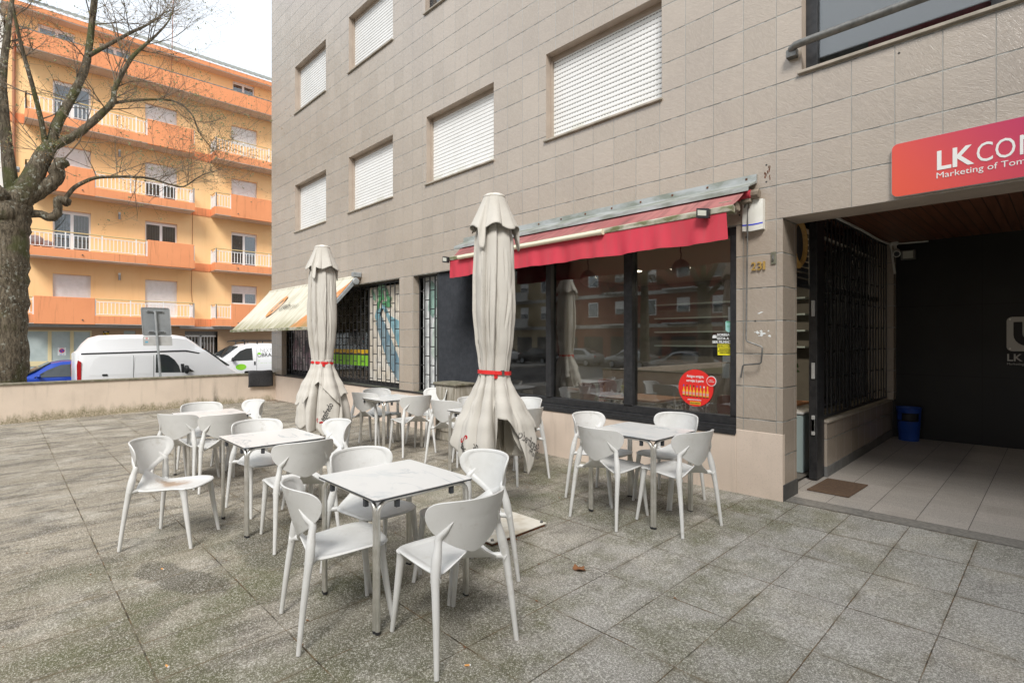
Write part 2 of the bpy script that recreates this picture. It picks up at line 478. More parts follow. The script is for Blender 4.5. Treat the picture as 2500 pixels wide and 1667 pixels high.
M = {}
def mats():
    M['tile'] = m_tile("facade_tile"); M['tile_side'] = m_tile("pillar_side_tile", plane='yz')
    M['pavers'] = m_pavers(); M['granite'] = m_granite()
    M['strip'] = simple("threshold_granite", (.15,.142,.128), .75, (.24,.225,.20), 60, world=True, stretch=(.5,1,1), bump=.1)
    M['plinth'] = m_stucco("plinth_stucco", (.66,.55,.46), (.59,.49,.41))
    M['lowwall'] = m_stucco("low_wall_stucco", (.66,.555,.455), (.59,.495,.405), mossy=True)
    M['coping'] = simple("coping_stone", (.23,.205,.16), .9, (.12,.115,.07), 9, world=True, bump=.4)
    M['reveal'] = simple("window_reveal", (.44,.365,.30), .7, (.38,.315,.26), 3, world=True)
    M['sill'] = simple("sill_stone", (.42,.37,.31), .7, (.30,.27,.22), 5, world=True)
    def shut(nm, amt, bmp):
        g = G(nm); P = g.pos(); S = g.sep(P)
        off = g.m('SUBTRACT', S['Z'], 4.42)
        ln = g.line(off, 0.0, .062, .012)
        col = g.mix(g.rng(g.noise(P, 1.2, 4), .4, .7), (.80,.80,.79), (.74,.74,.725))
        mz = g.m('FRACT', g.m('DIVIDE', g.m('SUBTRACT', S['Z'], 4.40), 3.10))
        mk = g.m('MULTIPLY', g.rng(mz, .0, .07, 1, 0), g.rng(g.noise(g.scale(P, (1.2,1,1)), 2.3, 5, .7), .47, .62))
        col = g.mix(g.m('MULTIPLY', mk, .7), col, (.36,.37,.17))
        dash = g.m('MULTIPLY', ln, g.rng(g.m('FRACT', g.m('MULTIPLY', S['X'], 22)), .30, .40))
        col = g.mix(g.m('MULTIPLY', dash, amt), col, (.10,.10,.10)); col = g.mix(g.m('MULTIPLY', ln, .30), col, (.4,.4,.4))
        return g.done(col, .4, 0, g.bump(g.m('SUBTRACT', 1, ln), bmp, .006), .4)
    M['shutter'] = shut("roller_shutter", .10, .25); M['shutter_open'] = shut("vented_roller_shutter", .95, .3)
    M['black'] = simple("black_metal", (.016,.017,.019), .4, (.03,.03,.032), 20, spec=.5, world=True)
    M['blackmatte'] = simple("black_rubber", (.022,.022,.025), .75, (.04,.04,.042), 30, bump=.3, bscale=400)
    M['conc'] = simple("black_shutter", (.040,.044,.052), .4, (.055,.06,.07), 12, world=True)
    M['dark'] = simple("dark_interior", (.05,.047,.042), .8, (.07,.065,.06), 2, world=True)
    M['ceil_int'] = simple("interior_ceiling", (.52,.48,.42), .9)
    M['wall_int'] = simple("interior_wall", (.17,.165,.145), .9, (.13,.125,.11), 1, world=True)
    M['floor_int'] = simple("interior_floor", (.16,.14,.12), .5, (.12,.105,.09), 4, world=True)
    M['glass'] = glassy("window_glass", (.86,.88,.87), 2.0, .03, .05)
    M['glass_shop'] = glassy("shop_glass", (.85,.86,.86), 1.0, .04, .03)
    M['glass_far'] = glassy("far_window_glass", (.5,.55,.58), 1.6, .1, .12)
    M['glass_car'] = (lambda g: g.done((.035,.042,.045), .04, 0, None, 1.0))(G("car_glass"))
    M['white'] = simple("white_paint", (.78,.78,.77), .45, (.72,.72,.70), 6)
    M['wframe'] = simple("white_frame", (.80,.80,.79), .4)
    M['plastic'] = m_plastic("white_plastic"); M['plastic_stained'] = m_plastic("stained_white_plastic", True)
    M['marble'] = m_marble()
    M['edge'] = simple("laminate_edge", (.045,.048,.055), .5)
    M['alu'] = simple("aluminium_tube", (.74,.73,.70), .36, (.62,.61,.57), 14, metal=.85)
    M['canvas'] = (lambda g: g.done(g.mix(g.rng(g.noise(g.objc(), 3, 5), .35, .75), (.54,.515,.47), (.47,.445,.40)), .92, 0,
                   g.bump(g.noise(g.objc(), 350, 2), .15, .002), .15))(G("umbrella_canvas"))
    M['polewhite'] = simple("umbrella_pole_paint", (.66,.64,.60), .5, (.50,.46,.40), 12)
    M['baseplate'] = simple("rusty_white_plate", (.68,.65,.58), .7, (.50,.44,.34), 5, lo=.45, hi=.75)
    M['rust'] = simple("rust", (.17,.055,.02), .9, (.07,.035,.02), 20)
    M['strap'] = simple("red_strap", (.66,.02,.02), .6)
    M['ink'] = simple("black_ink", (.02,.02,.022), .6); M['inkred'] = simple("red_ink", (.62,.01,.02), .6)
    M['inkgrey'] = simple("grey_ink", (.20,.19,.18), .7)
    M['redawn'] = m_awning("red_awning_fabric", (.30,.095,.095), (.37,.155,.145), (.14,.065,.06), amt=.75)
    M['redval'] = m_awning("red_awning_valance", (.56,.045,.075), (.50,.05,.07), (.42,.07,.085), amt=.5)
    M['creamawn'] = m_awning("cream_awning_fabric", (.66,.63,.54), (.57,.54,.45), (.38,.36,.25), extra=True, amt=.7)
    M['zinc'] = simple("zinc_cover", (.42,.44,.44), .5, (.22,.24,.20), 4, metal=.3, world=True, stretch=(.6,2,2))
    M['mossbar'] = simple("mossy_bar", (.46,.43,.36), .7, (.13,.14,.06), 7, world=True, stretch=(.8,2,2))
    M['tubelamp'] = simple("lamp_tube_cover", (.72,.68,.52), .35)
    M['brass'] = simple("brass", (.55,.36,.10), .4, (.45,.29,.08), 30, metal=.2)
    M['steel'] = simple("dull_steel", (.16,.16,.155), .5, (.24,.235,.22), 20, metal=.7)
    M['galv'] = simple("galvanised_steel", (.30,.32,.33), .55, (.38,.40,.41), 8, metal=.4)
    M['signgrey'] = simple("sign_back_grey", (.20,.215,.225), .5, (.25,.265,.275), 3)
    M['signgrey2'] = simple("pale_aluminium", (.47,.47,.46), .5, (.40,.40,.39), 6)
    M['wood'] = (lambda g: (lambda S, P: g.done(g.mix(g.line(S['X'], 0, .105, .010), g.mix(g.rng(g.noise(g.scale(P, (9, .5, 1)), 3, 5, .6), .35, .65), (.17,.062,.033), (.27,.108,.06)), (.01,.006,.004)), .35, 0, None, .5))(g.sep(g.objc() if False else g.pos()), g.pos()))(G("plank_ceiling"))
    g = G("black_panel"); P = g.pos(); S = g.sep(P)
    j = g.m('MAXIMUM', g.line(S['X'], -.844, 1.22, .010), g.line(S['Z'], 1.061, 1.048, .010))
    col = g.mix(g.rng(g.noise(P, .8, 4), .4, .7), (.010,.0105,.0105), (.017,.0175,.017))
    M['blackpanel'] = g.done(g.mix(j, col, (.004,.004,.004)), .42, 0, None, .4)
    g = G("sign_gradient"); S = g.sep(g.pos())
    t = g.rng(g.m('ADD', g.m('SUBTRACT', S['X'], -1.05), g.m('MULTIPLY', g.m('SUBTRACT', S['Z'], 2.82), .75)), -.05, 1.5)
    M['signred'] = g.done(g.mix(t, (.75,.105,.06), (.50,.035,.13)), .35, 0, None, .4)
    M['signwhite'] = simple("sign_white", (.82,.82,.80), .4)
    M['logogrey'] = simple("logo_grey", (.48,.48,.45), .4, metal=.2)
    M['bin'] = simple("blue_plastic", (.010,.055,.30), .4, (.012,.065,.34), 9)
    M['doormat'] = simple("coir_mat", (.135,.085,.052), .95, (.10,.062,.04), 40, bump=.6, bscale=300)
    M['cabinet'] = simple("weathered_cabinet", (.40,.37,.315), .85, (.24,.215,.17), 6, stretch=(4,4,.6), bump=.2)
    M['mirrorball'] = simple("lamp_disc", (.27,.27,.255), .3)
    M['redseat'] = simple("red_seat", (.20,.025,.02), .45, (.15,.02,.017), 4)
    M['tabwood'] = simple("table_wood", (.36,.15,.055), .4, (.28,.11,.04), 4, stretch=(6,1,1))
    M['tin'] = (lambda g: g.done(g.mix(g.rng(g.voro(g.objc(), 22), .25, .42), (.72,.62,.05), g.mix(g.rng(g.noise(g.objc(), 14, 2), .45, .55), (.72,.74,.62), (.25,.42,.10))), .4))(G("lemon_tin"))
    M['tree'] = m_bark()
    M['twig'] = simple("twigs", (.10,.08,.06), .9, (.19,.155,.115), 3, world=True)
    M['seed'] = simple("seed_balls", (.40,.25,.10), .9, (.30,.19,.09), 3, world=True)
    M['bud'] = simple("leaf_buds", (.28,.30,.15), .8, (.22,.22,.11), 3, world=True)
    M['owall'] = m_orange("orange_render", (.93,.62,.32), (.90,.575,.28), (.70,.42,.19), .2)
    M['oband'] = m_orange("terracotta_render", (.79,.32,.15), (.73,.29,.135), (.36,.15,.075), .55)
    M['soffit'] = simple("balcony_soffit", (.60,.55,.49), .9, (.52,.48,.43), 1, world=True)
    M['rail'] = simple("railing_white", (.78,.78,.77), .5); M['railtop'] = simple("railing_brass", (.55,.42,.20), .5)
    g = G("roof_tiles"); P = g.pos(); S = g.sep(P)
    wv = g.m('SINE', g.m('MULTIPLY', S['Y'], 2*pi/.32))
    M['rtile'] = g.done(g.mix(g.noise(P, 3, 4), (.13,.14,.125), (.30,.30,.275)), .9, 0, g.bump(wv, .5, .05), .2)
    g = G("ground_floor_brick"); P = g.pos(); S = g.sep(P)
    M['obrick'] = g.done(g.mix(g.line(S['Z'], 0, .075, .014), g.mix(g.noise(g.scale(P, (1,3,14)), 1.5, 3), (.40,.27,.165), (.50,.35,.23)), (.30,.20,.13)), .9, 0, None, .2)
    M['frost'] = simple("frosted_pane", (.44,.50,.49), .25, (.38,.44,.43), 2, world=True)
    M['creamframe'] = simple("cream_frame", (.66,.56,.33), .6)
    M['curtain'] = (lambda g: g.done(g.mix(g.rng(g.m('SINE', g.m('MULTIPLY', g.sep(g.pos())['Y'], 55)), -.6, .9), (.30,.34,.27), (.62,.64,.55)), .9))(G("curtain"))
    M['asphalt'] = simple("asphalt", (.055,.055,.056), .9, (.075,.075,.074), 2, world=True, bump=.4, bscale=120)
    M['pave'] = simple("pavement_slabs", (.26,.25,.235), .9, (.20,.195,.18), 2, world=True, bump=.3)
    M['vanwhite'] = simple("white_car_paint", (.80,.81,.82), .22, spec=.6)
    M['carblue'] = simple("blue_car_paint", (.014,.055,.36), .18, metal=.15, spec=.6)
    M['carsilver'] = simple("silver_car_paint", (.42,.43,.44), .25, metal=.5)
    M['carblack'] = simple("black_car_paint", (.02,.02,.022), .2)
    M['trim'] = simple("black_trim", (.02,.021,.022), .55); M['tyre'] = simple("tyre_rubber", (.018,.018,.018), .9)
    M['tail'] = simple("tail_lamp", (.42,.01,.015), .2)
    M['green'] = simple("lime_green", (.25,.62,.03), .5); M['yellow'] = simple("sticker_yellow", (.80,.72,.02), .5)
    M['amber'] = simple("amber_strip", (.80,.48,.01), .5)
    M['stickred'] = simple("sticker_red", (.72,.025,.02), .4); M['paper'] = simple("white_paper", (.72,.74,.74), .7)
    M['teal'] = simple("pale_teal_print", (.33,.62,.58), .5); M['gold'] = simple("bottle_gold", (.75,.42,.03), .4)
    M['blueprint'] = simple("blue_print", (.03,.10,.50), .4); M['stickgreen'] = simple("green_print", (.03,.35,.10), .4)
    M['leafbrown'] = simple("dry_leaf", (.26,.115,.045), .9, (.17,.075,.035), 30)
    M['butt'] = simple("cigarette_filter", (.70,.33,.10), .8)
    M['palewall'] = simple("pale_far_wall", (.66,.70,.72), .9, (.60,.66,.68), 3, world=True)
    M['brickred'] = (lambda g: g.done(g.mix(g.line(g.sep(g.pos())['Z'], 0, .08, .015), g.mix(g.noise(g.pos(), 1, 4), (.21,.07,.05), (.29,.10,.07)), (.16,.10,.08)), .9, spec=.2))(G("red_brick"))
    M['bandwhite'] = simple("white_render", (.55,.54,.51), .9, (.46,.45,.42), 1, world=True)
    M['beigewall'] = simple("beige_render", (.46,.37,.23), .9, (.40,.32,.20), 1, world=True)
    M['lawn'] = simple("lawn", (.10,.095,.035), .95, (.17,.135,.06), 1.2, world=True, bump=.8, bscale=60)
    M['hedge'] = simple("hedge_leaves", (.028,.045,.018), .8, (.05,.07,.025), 3, world=True)
    M['leafdark'] = simple("cedar_needles", (.020,.035,.018), .9, (.035,.055,.025), 2, world=True)
    M['plantleaf'] = simple("house_plant_leaf", (.03,.09,.02), .5, (.05,.13,.03), 9)
    M['bluetone'] = simple("alarm_blue", (.01,.04,.65), .4)
    M['buff'] = simple("alarm_case", (.74,.73,.68), .45, (.68,.67,.61), 9)
    M['plateg'] = simple("bronze_plate", (.14,.14,.10), .6, (.20,.19,.14), 30)
    M['lampglass'] = simple("floodlight_glass", (.55,.55,.48), .3)
    M['mint'] = simple("mint_panel", (.34,.42,.42), .5)
    M['ochre'] = simple("ochre_horn", (.50,.30,.09), .5, (.36,.20,.06), 12)
mats()

# ------------------------------------------------------------------ ground, street
def ground():
    def sheet(name, mat, pts):
        mb = MB(); mb.add(pts, [tuple(range(len(pts)))]); return struct(mb.build(name, mat))
    sheet("ground", M['pave'], [(-220,-220,STREET-.03),(220,-220,STREET-.03),(220,220,STREET-.03),(-220,220,STREET-.03)])
    sheet("terrace", M['pavers'], [(x, y, gz(x, y)) for x, y in ((-15.5,-2.9),(9,-2.9),(9,5.612),(XP,5.612),(XP,5.60),(-15.72,5.60))])
    sheet("street", M['asphalt'], [(-30.6,-80,STREET),(-18.6,-80,STREET),(-18.6,80,STREET),(-30.6,80,STREET)])
    sheet("cross_street", M['asphalt'], [(-18.6,-27.5,STREET),(40,-27.5,STREET),(40,-20.0,STREET),(-18.6,-20.0,STREET)])
    def slab(name, mat, x0, x1, y0, y1, z0, z1):
        mb = MB(); mb.box((x0,y0,z0),(x1,y1,z1)); return struct(mb.build(name, mat, loc=(x0, y0, z0)))
    slab("pavement", M['pave'], -18.6, -15.72, -19.9, 60, STREET-.02, STREET+.13)
    slab("far_pavement", M['pave'], -33.6, -30.6, -60, 60, STREET-.02, STREET+.13)
    sheet("passage_floor", M['granite'], [(x, y, gz(x, y)) for x, y in ((-6.9,5.81),(9,5.81),(9,10.25),(-6.9,10.25))])
    sheet("threshold_strip", M['strip'], [(x, y, gz(x, y)+.004) for x, y in ((XP-.02,5.605),(9,5.605),(9,5.812),(XP-.02,5.812))])
    sheet("lawn", M['lawn'], [(-10.5,-19.5,.42),(12,-19.5,.42),(12,-3.0,.42),(-10.5,-3.0,.42)])
ground()

# ------------------------------------------------------------------ the tiled building
TB = thing("apartment_building", "large beige tiled apartment block with white roller shutters, cafe and shop on its ground floor", "building", (-9, 5.57, 0))
Y0 = 5.5704
WIN = [(-14.04,-12.19,4.42,5.645),(-11.045,-9.20,4.42,5.64),(-8.05,-6.22,4.42,5.635),(-5.11,-3.28,4.42,5.635),
       (-14.04,-12.2,7.52,8.745),(-11.04,-9.2,7.52,8.745),(-8.09,-6.25,7.53,8.745),(-5.11,-3.28,7.53,8.745)]
W5 = (-1.773, 1.9, 4.185, 5.64)
O1 = (-14.97,-8.962,.615,2.79); O2 = (-8.482,-2.405,.63,2.79); PS = (XP, 6.0, -.2, 2.80)
def building():
    mb = MB()
    mb.cut_sheet('y', Y0, -15.72, 6, .585, 15.6, WIN+[W5, O1, O2, PS])
    mb.cut_sheet('x', -15.72, Y0, 16, STREET, 15.6, [])
    mb.cut_sheet('y', 16, -15.72, 6, STREET, 15.6, [])
    mb.cut_sheet('x', 6, Y0, 16, STREET, 15.6, [])
    mb.cut_sheet('z', 15.6, -15.72, 6, Y0, 16, [])
    mb.build("wall", M['tile'], TB)
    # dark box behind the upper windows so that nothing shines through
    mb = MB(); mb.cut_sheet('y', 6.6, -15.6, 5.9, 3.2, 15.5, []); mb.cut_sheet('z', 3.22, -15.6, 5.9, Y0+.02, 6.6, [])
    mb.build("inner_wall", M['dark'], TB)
    # plinth
    mb = MB()
    mb.box((-15.72, Y0-.012, -.4), (-8.70, Y0+.25, .60)); mb.box((-8.70, Y0-.012, -.4), (-2.405, Y0+.25, .615))
    mb.box((-2.405, Y0-.008, -.4), (XP+.0, Y0+.06, .662))
    mb.build("plinth", M['plinth'], TB, bevel=.004)
    # shuttered windows
    for i, (x0, x1, z0, z1) in enumerate(WIN):
        d = .13
        mb = MB()
        mb.quad((x0,Y0,z0),(x0,Y0,z1),(x0,Y0+d+.2,z1),(x0,Y0+d+.2,z0)); mb.quad((x1,Y0,z1),(x1,Y0,z0),(x1,Y0+d+.2,z0),(x1,Y0+d+.2,z1))
        mb.quad((x0,Y0,z1),(x1,Y0,z1),(x1,Y0+d+.2,z1),(x0,Y0+d+.2,z1))
        w = mb.build("window", M['reveal'], TB)
        mb = MB(); mb.box((x0-.03, Y0-.035, z0-.028), (x1+.012, Y0+d+.03, z0)); mb.build("sill", M['sill'], w, bevel=.004)
        mb = MB(); mb.box((x0, Y0+d-.004, z1-.07), (x1, Y0+d+.05, z1)); mb.box((x0, Y0+d-.03, z0), (x0+.028, Y0+d+.05, z1-.07)); mb.build("frame", M['black' if i == 6 else 'reveal'], w)
        if i == 6:
            mb = MB(); mb.box((x0+.03, Y0+d, z0), (x1, Y0+d+.006, z1-.12)); mb.build("pane", M['glass_far'], w)
            mb = MB(); mb.box((x0+.5, Y0+d-.02, z0), (x0+.56, Y0+d+.02, z1-.12)); mb.build("mullion", M['black'], w)
        else:
            mb = MB(); zz = z0; top = z1 - .065
            while zz < top:      # slats, each a shallow convex strip
                q = min(zz+.062, top)
                mb.add([(x0+.028,Y0+d+.012,zz),(x1,Y0+d+.012,zz),(x1,Y0+d+.006,zz+(q-zz)*.3),(x0+.028,Y0+d+.006,zz+(q-zz)*.3),
                        (x1,Y0+d+.006,zz+(q-zz)*.8),(x0+.028,Y0+d+.006,zz+(q-zz)*.8),(x1,Y0+d+.012,q),(x0+.028,Y0+d+.012,q)],
                       [(0,1,2,3),(3,2,4,5),(5,4,6,7)])
                zz += .062
            mb.build("roller_shutter", M['shutter_open' if i in (3,4,5,7) else 'shutter'], w)
    # the big glazed window over the passage
    x0, x1, z0, z1 = W5; d = .16
    mb = MB(); mb.quad((x0,Y0,z0),(x0,Y0,z1),(x0,Y0+.3,z1),(x0,Y0+.3,z0)); mb.quad((x0,Y0,z1),(x1,Y0,z1),(x1,Y0+.3,z1),(x0,Y0+.3,z1))
    w = mb.build("window", M['reveal'], TB)
    mb = MB(); mb.box((x0-.03, Y0-.035, z0-.03), (x1, Y0+d+.05, z0)); mb.build("sill", M['sill'], w, bevel=.004)
    mb = MB()
    for a, b in ((x0, x0+.10), (-.42, -.33), (1.0, 1.1)): mb.box((a, Y0+d-.04, z0), (b, Y0+d+.05, z1))
    mb.box((x0+.10, Y0+d-.03, z0), (x1, Y0+d+.045, z0+.035)); mb.build("frame", M['black'], w, bevel=.004)
    mb = MB(); mb.box((x0+.1, Y0+d, z0+.03), (x1, Y0+d+.006, z1)); mb.build("pane", M['glass'], w)
    mb = MB(); mb.box((x0+.1, Y0+d+.075, z0+.15), (x1, Y0+d+.08, z1)); mb.build("blind", simple("grey_blind", (.60,.55,.57), .9), w)
    mb = MB()
    for k in range(9): mb.box((x0+.1+.4*k, Y0+d+.060, z0+.02), (x0+.5+.4*k, Y0+d+.070, z0+.165), (0,1,1,1,0,1,1,0,1)[k])
    mb.build("cushion_row", [M['blackmatte'], simple("dark_red_cloth", (.34,.02,.05), .9)], w)
    mb = MB(); mb.tube([(-1.85,Y0-.05,4.40),(-1.80,Y0-.085,4.415),(-1.70,Y0-.09,4.415),(2.0,Y0-.09,4.40)], .036, 14)
    mb.box((-1.89,Y0-.075,4.33),(-1.80,Y0+.01,4.40)); mb.build("window_rail", M['steel'], TB, smooth=40)
    # window reveals of the shop and cafe
    mb = MB()
    for (a, b, c, e), dep in ((O1, .14), (O2, .14)):
        mb.quad((a,Y0,c),(a,Y0,e),(a,Y0+dep,e),(a,Y0+dep,c)); mb.quad((b,Y0,e),(b,Y0,c),(b,Y0+dep,c),(b,Y0+dep,e))
        mb.quad((a,Y0,e),(b,Y0,e),(b,Y0+dep,e),(a,Y0+dep,e))
    mb.build("opening_lining", M['tile_side'], TB)
    mb = MB(); mb.box((-15.5,Y0-.03,.605),(-8.55,Y0+.02,.635)); mb.box((-8.55,Y0-.03,.605),(-6.05,Y0+.02,.635)); mb.build("sill", M['black'], TB, bevel=.004)
    mb = MB(); mb.box((-15.0,Y0+.02,.606),(-6.05,Y0+.15,.628)); mb.build("sill_ledge", simple("mossy_ledge", (.20,.20,.17), .9, (.10,.115,.06), 9, world=True), TB)
building()

def grille_bars(mb, a0, a1, z0, z1, pitch, fix, axis='y', th=.028, vs=.345, flip=False):
    """upright bars with short staggered cross links"""
    n = max(1, round((a1-a0)/pitch)); p = (a1-a0)/n
    def bx(a, b, z0, z1, t):
        if axis == 'y': mb.box((a, fix-t*.25, z0), (b, fix+t*.25, z1))
        else: mb.box((fix-t*.2, a, z0), (fix+t*.2, b, z1))
    for k in range(n+1): bx(a0+k*p-th/2, a0+k*p+th/2, z0, z1, th)
    for k in range(n):
        z = z0 + .12 + (vs/2 if k % 2 else 0)
        while z < z1-.05:
            bx(a0+k*p+th/2, a0+(k+1)*p-th/2, z-.010, z+.010, .016); z += vs
    bx(a0-.02, a1+.02, z0-.03, z0, th*1.3); bx(a0-.02, a1+.02, z1, z1+.03, th*1.3)

def storefront():
    # shop with three bays behind one long grille
    sh = MB().box((-14.93,5.80,.62),(-14.85,5.88,2.78)).box((-12.62,5.80,.62),(-12.54,5.88,2.78)).box((-10.60,5.80,.62),(-10.52,5.88,2.78)).box((-14.93,5.80,.62),(-8.97,5.88,.72)).box((-14.93,5.80,2.72),(-8.97,5.88,2.79)).build("shop_window", M['black'], TB)
    MB().box((-14.85,5.83,.72),(-12.62,5.836,2.72)).box((-12.54,5.83,.72),(-10.60,5.836,2.72)).build("pane", M['glass_shop'], sh)
    mb = MB(); grille_bars(mb, -14.93, -8.985, .66, 2.75, .176, 5.70, th=.024); mb.build("window_grille", M['black'], TB)
    # printed posters
    g = G("portrait_poster_print"); P = g.pos()
    n = g.noise(P, 2.2, 3, .5, .5); col = g.mix(g.rng(n, .38, .62), (.60,.52,.56), (.045,.03,.045)); col = g.mix(g.rng(g.noise(P, 3.1, 2), .5, .62), col, (.34,.22,.28))
    MB().box((-14.8,5.818,.78),(-12.65,5.826,2.72)).build("portrait_poster", g.done(col, .5), TB)
    po = MB().box((-10.52,5.80,.70),(-8.985,5.82,2.76)).build("poster", simple("poster_paper", (.78,.70,.58), .5, (.84,.80,.73), 2, world=True), TB)
    mb = MB()
    mb.prism([(-10.15,1.88),(-10.30,2.10),(-10.20,2.28),(-9.95,2.25),(-9.55,1.75),(-9.12,1.10),(-8.99,.90),(-8.99,1.75),(-9.25,1.95),(-9.70,2.1),(-9.90,2.36),(-10.02,2.36)], 'y', 5.792, 5.798)
    mb.prism([(-10.25,1.95),(-10.02,2.12),(-9.35,1.25),(-9.02,.72),(-9.30,.72),(-9.75,1.1)], 'y', 5.785, 5.790, 1)
    mb.build("garment_print", [simple("teal_cloth_print", (.20,.40,.47), .5, (.30,.50,.56), 3, world=True), simple("grey_cloth_print", (.30,.40,.44), .5, (.16,.28,.36), 3, world=True)], po)
    mb = MB(); rr = random.Random(4)
    for k in range(11):
        cx, cz = -10.45+rr.random()*1.4, 2.30+rr.random()*.42
        a = rr.random()*pi; l, w = .10+.10*rr.random(), .04+.03*rr.random()
        mb.prism([(cx+l*cos(t)*cos(a)-w*sin(t)*sin(a), min(2.75, cz+l*cos(t)*sin(a)+w*sin(t)*cos(a))) for t in [2*pi*i/10 for i in range(10)]], 'y', 5.779-k*.0004, 5.7835-k*.0004, k % 2)
    mb.build("leaf_print", [simple("green_leaf_print", (.12,.36,.17), .5), simple("mint_leaf_print", (.28,.50,.36), .5)], po)
    mb = MB(); mb.box((-12.54,5.822,1.285),(-10.6,5.827,1.375), 0); mb.box((-12.54,5.822,1.02),(-10.6,5.827,1.25), 1); mb.box((-12.54,5.822,1.25),(-10.6,5.827,1.285), 2)
    mb.build("counter_band", [M['amber'], M['green'], M['ink']], TB)
    mb = MB(); 
    mb.text("DVICEFER", lambda a, b, c: (-12.50+a, 5.815-c, 2.30+b), h=.15, bold=.01); mb.build("window_lettering", M['ink'], TB)
    # shop interior
    MB().cut_sheet('y', 9.6, -15.6, -7.0, 0, 3, []).cut_sheet('x', -7.75, 5.9, 9.6, 0, 3, []).cut_sheet('z', 2.9, -15.6, -7, 5.7, 9.6, []).build("shop_wall", M['dark'], TB)
    MB().cut_sheet('z', .05, -15.6, -7, 5.7, 9.6, []).build("shop_floor", M['floor_int'], TB)
    # narrow second bay
    gb = MB(); grille_bars(gb, -8.455, -7.80, .66, 2.75, .165, 5.70); gb.build("window_grille", M['black'], TB)
    p2 = MB().box((-8.47,5.79,.66),(-7.77,5.81,2.79)).build("poster", M['paper'], TB)
    mb = MB(); mb.prism([(-8.30,2.15),(-8.15,2.0),(-8.02,2.25),(-8.05,2.6),(-8.2,2.7),(-8.28,2.45)], 'y', 5.782, 5.786, 0); mb.prism([(-8.2,1.35),(-8.05,1.2),(-7.95,1.7),(-7.98,2.1),(-8.12,1.9)], 'y', 5.776, 5.78, 1)
    mb.prism([(-7.98,2.2),(-7.80,2.1),(-7.80,2.75),(-7.95,2.75)], 'y', 5.77, 5.774, 2)
    mb.build("leaf_print", [simple("sage_leaf_print", (.30,.46,.40), .5), simple("pale_leaf_print", (.55,.64,.58), .5), simple("amber_print", (.62,.52,.30), .5)], p2)
    MB().box((-7.80,5.62,.63),(-7.74,5.78,2.79)).build("jamb", M['black'], TB)
    # pleated black shutter
    mb = MB(); n = 66; x0, x1 = -7.74, -6.06
    prof = []
    for k in range(n+1):
        x = x0+(x1-x0)*k/n; prof.append((x, 5.60 if k % 2 else 5.66))
    for (xa, ya), (xb, yb) in zip(prof, prof[1:]): mb.quad((xa,ya,.65),(xb,yb,.65),(xb,yb,2.79),(xa,ya,2.79))
    mb.build("pleated_shutter", M['conc'], TB)
    # cafe window: three big panes in a black frame
    F = MB(); yb = Y0+.02
    F.box((-6.06,yb-.03,.615),(-2.405,yb+.12,.70)); F.box((-6.06,yb+.0,.70),(-2.405,yb+.10,.79)); F.box((-6.06,yb-.0,2.70),(-2.405,yb+.10,2.79))
    for a, b in ((-6.06,-5.97),(-5.125,-5.03),(-3.815,-3.69),(-2.475,-2.405)): F.box((a,yb-.012,.79),(b,yb+.11,2.70))
    F.box((-6.06,yb-.045,.60),(-2.405,yb-.03,.66))
    cw = F.build("cafe_window", M['black'], TB, bevel=.005)
    for a, b in ((-5.97,-5.125),(-5.03,-3.815),(-3.69,-2.475)):
        MB().box((a,yb+.05,.79),(b,yb+.056,2.70)).build("pane", M['glass'], cw)
    # cafe room
    MB().cut_sheet('y', 10.9, -7.0, -2.05, 0, 3.1, []).cut_sheet('x', -7.0, 5.72, 10.9, 0, 3.1, []).cut_sheet('x', -2.36, 7.0, 10.9, 0, 3.1, [(7.0,9.95,.66,2.9)]).build("room_wall", M['wall_int'], TB)
    MB().cut_sheet('z', 2.86, -7.0, -2.05, 5.69, 10.9, []).build("room_ceiling", M['ceil_int'], TB)
    MB().cut_sheet('z', .05, -7.0, -2.06, 5.7, 10.9, []).build("room_floor", M['floor_int'], TB)
    MB().box((-6.6,9.2,.05),(-3.2,9.8,1.15)).build("bar_counter", M['dark'], TB)
    mb = MB()
    for z in (1.45,1.75,2.05,2.35): mb.box((-6.4,10.55,z),(-3.3,10.85,z+.03))
    sh = mb.build("bar_shelf", M['mint'], TB)
storefront()

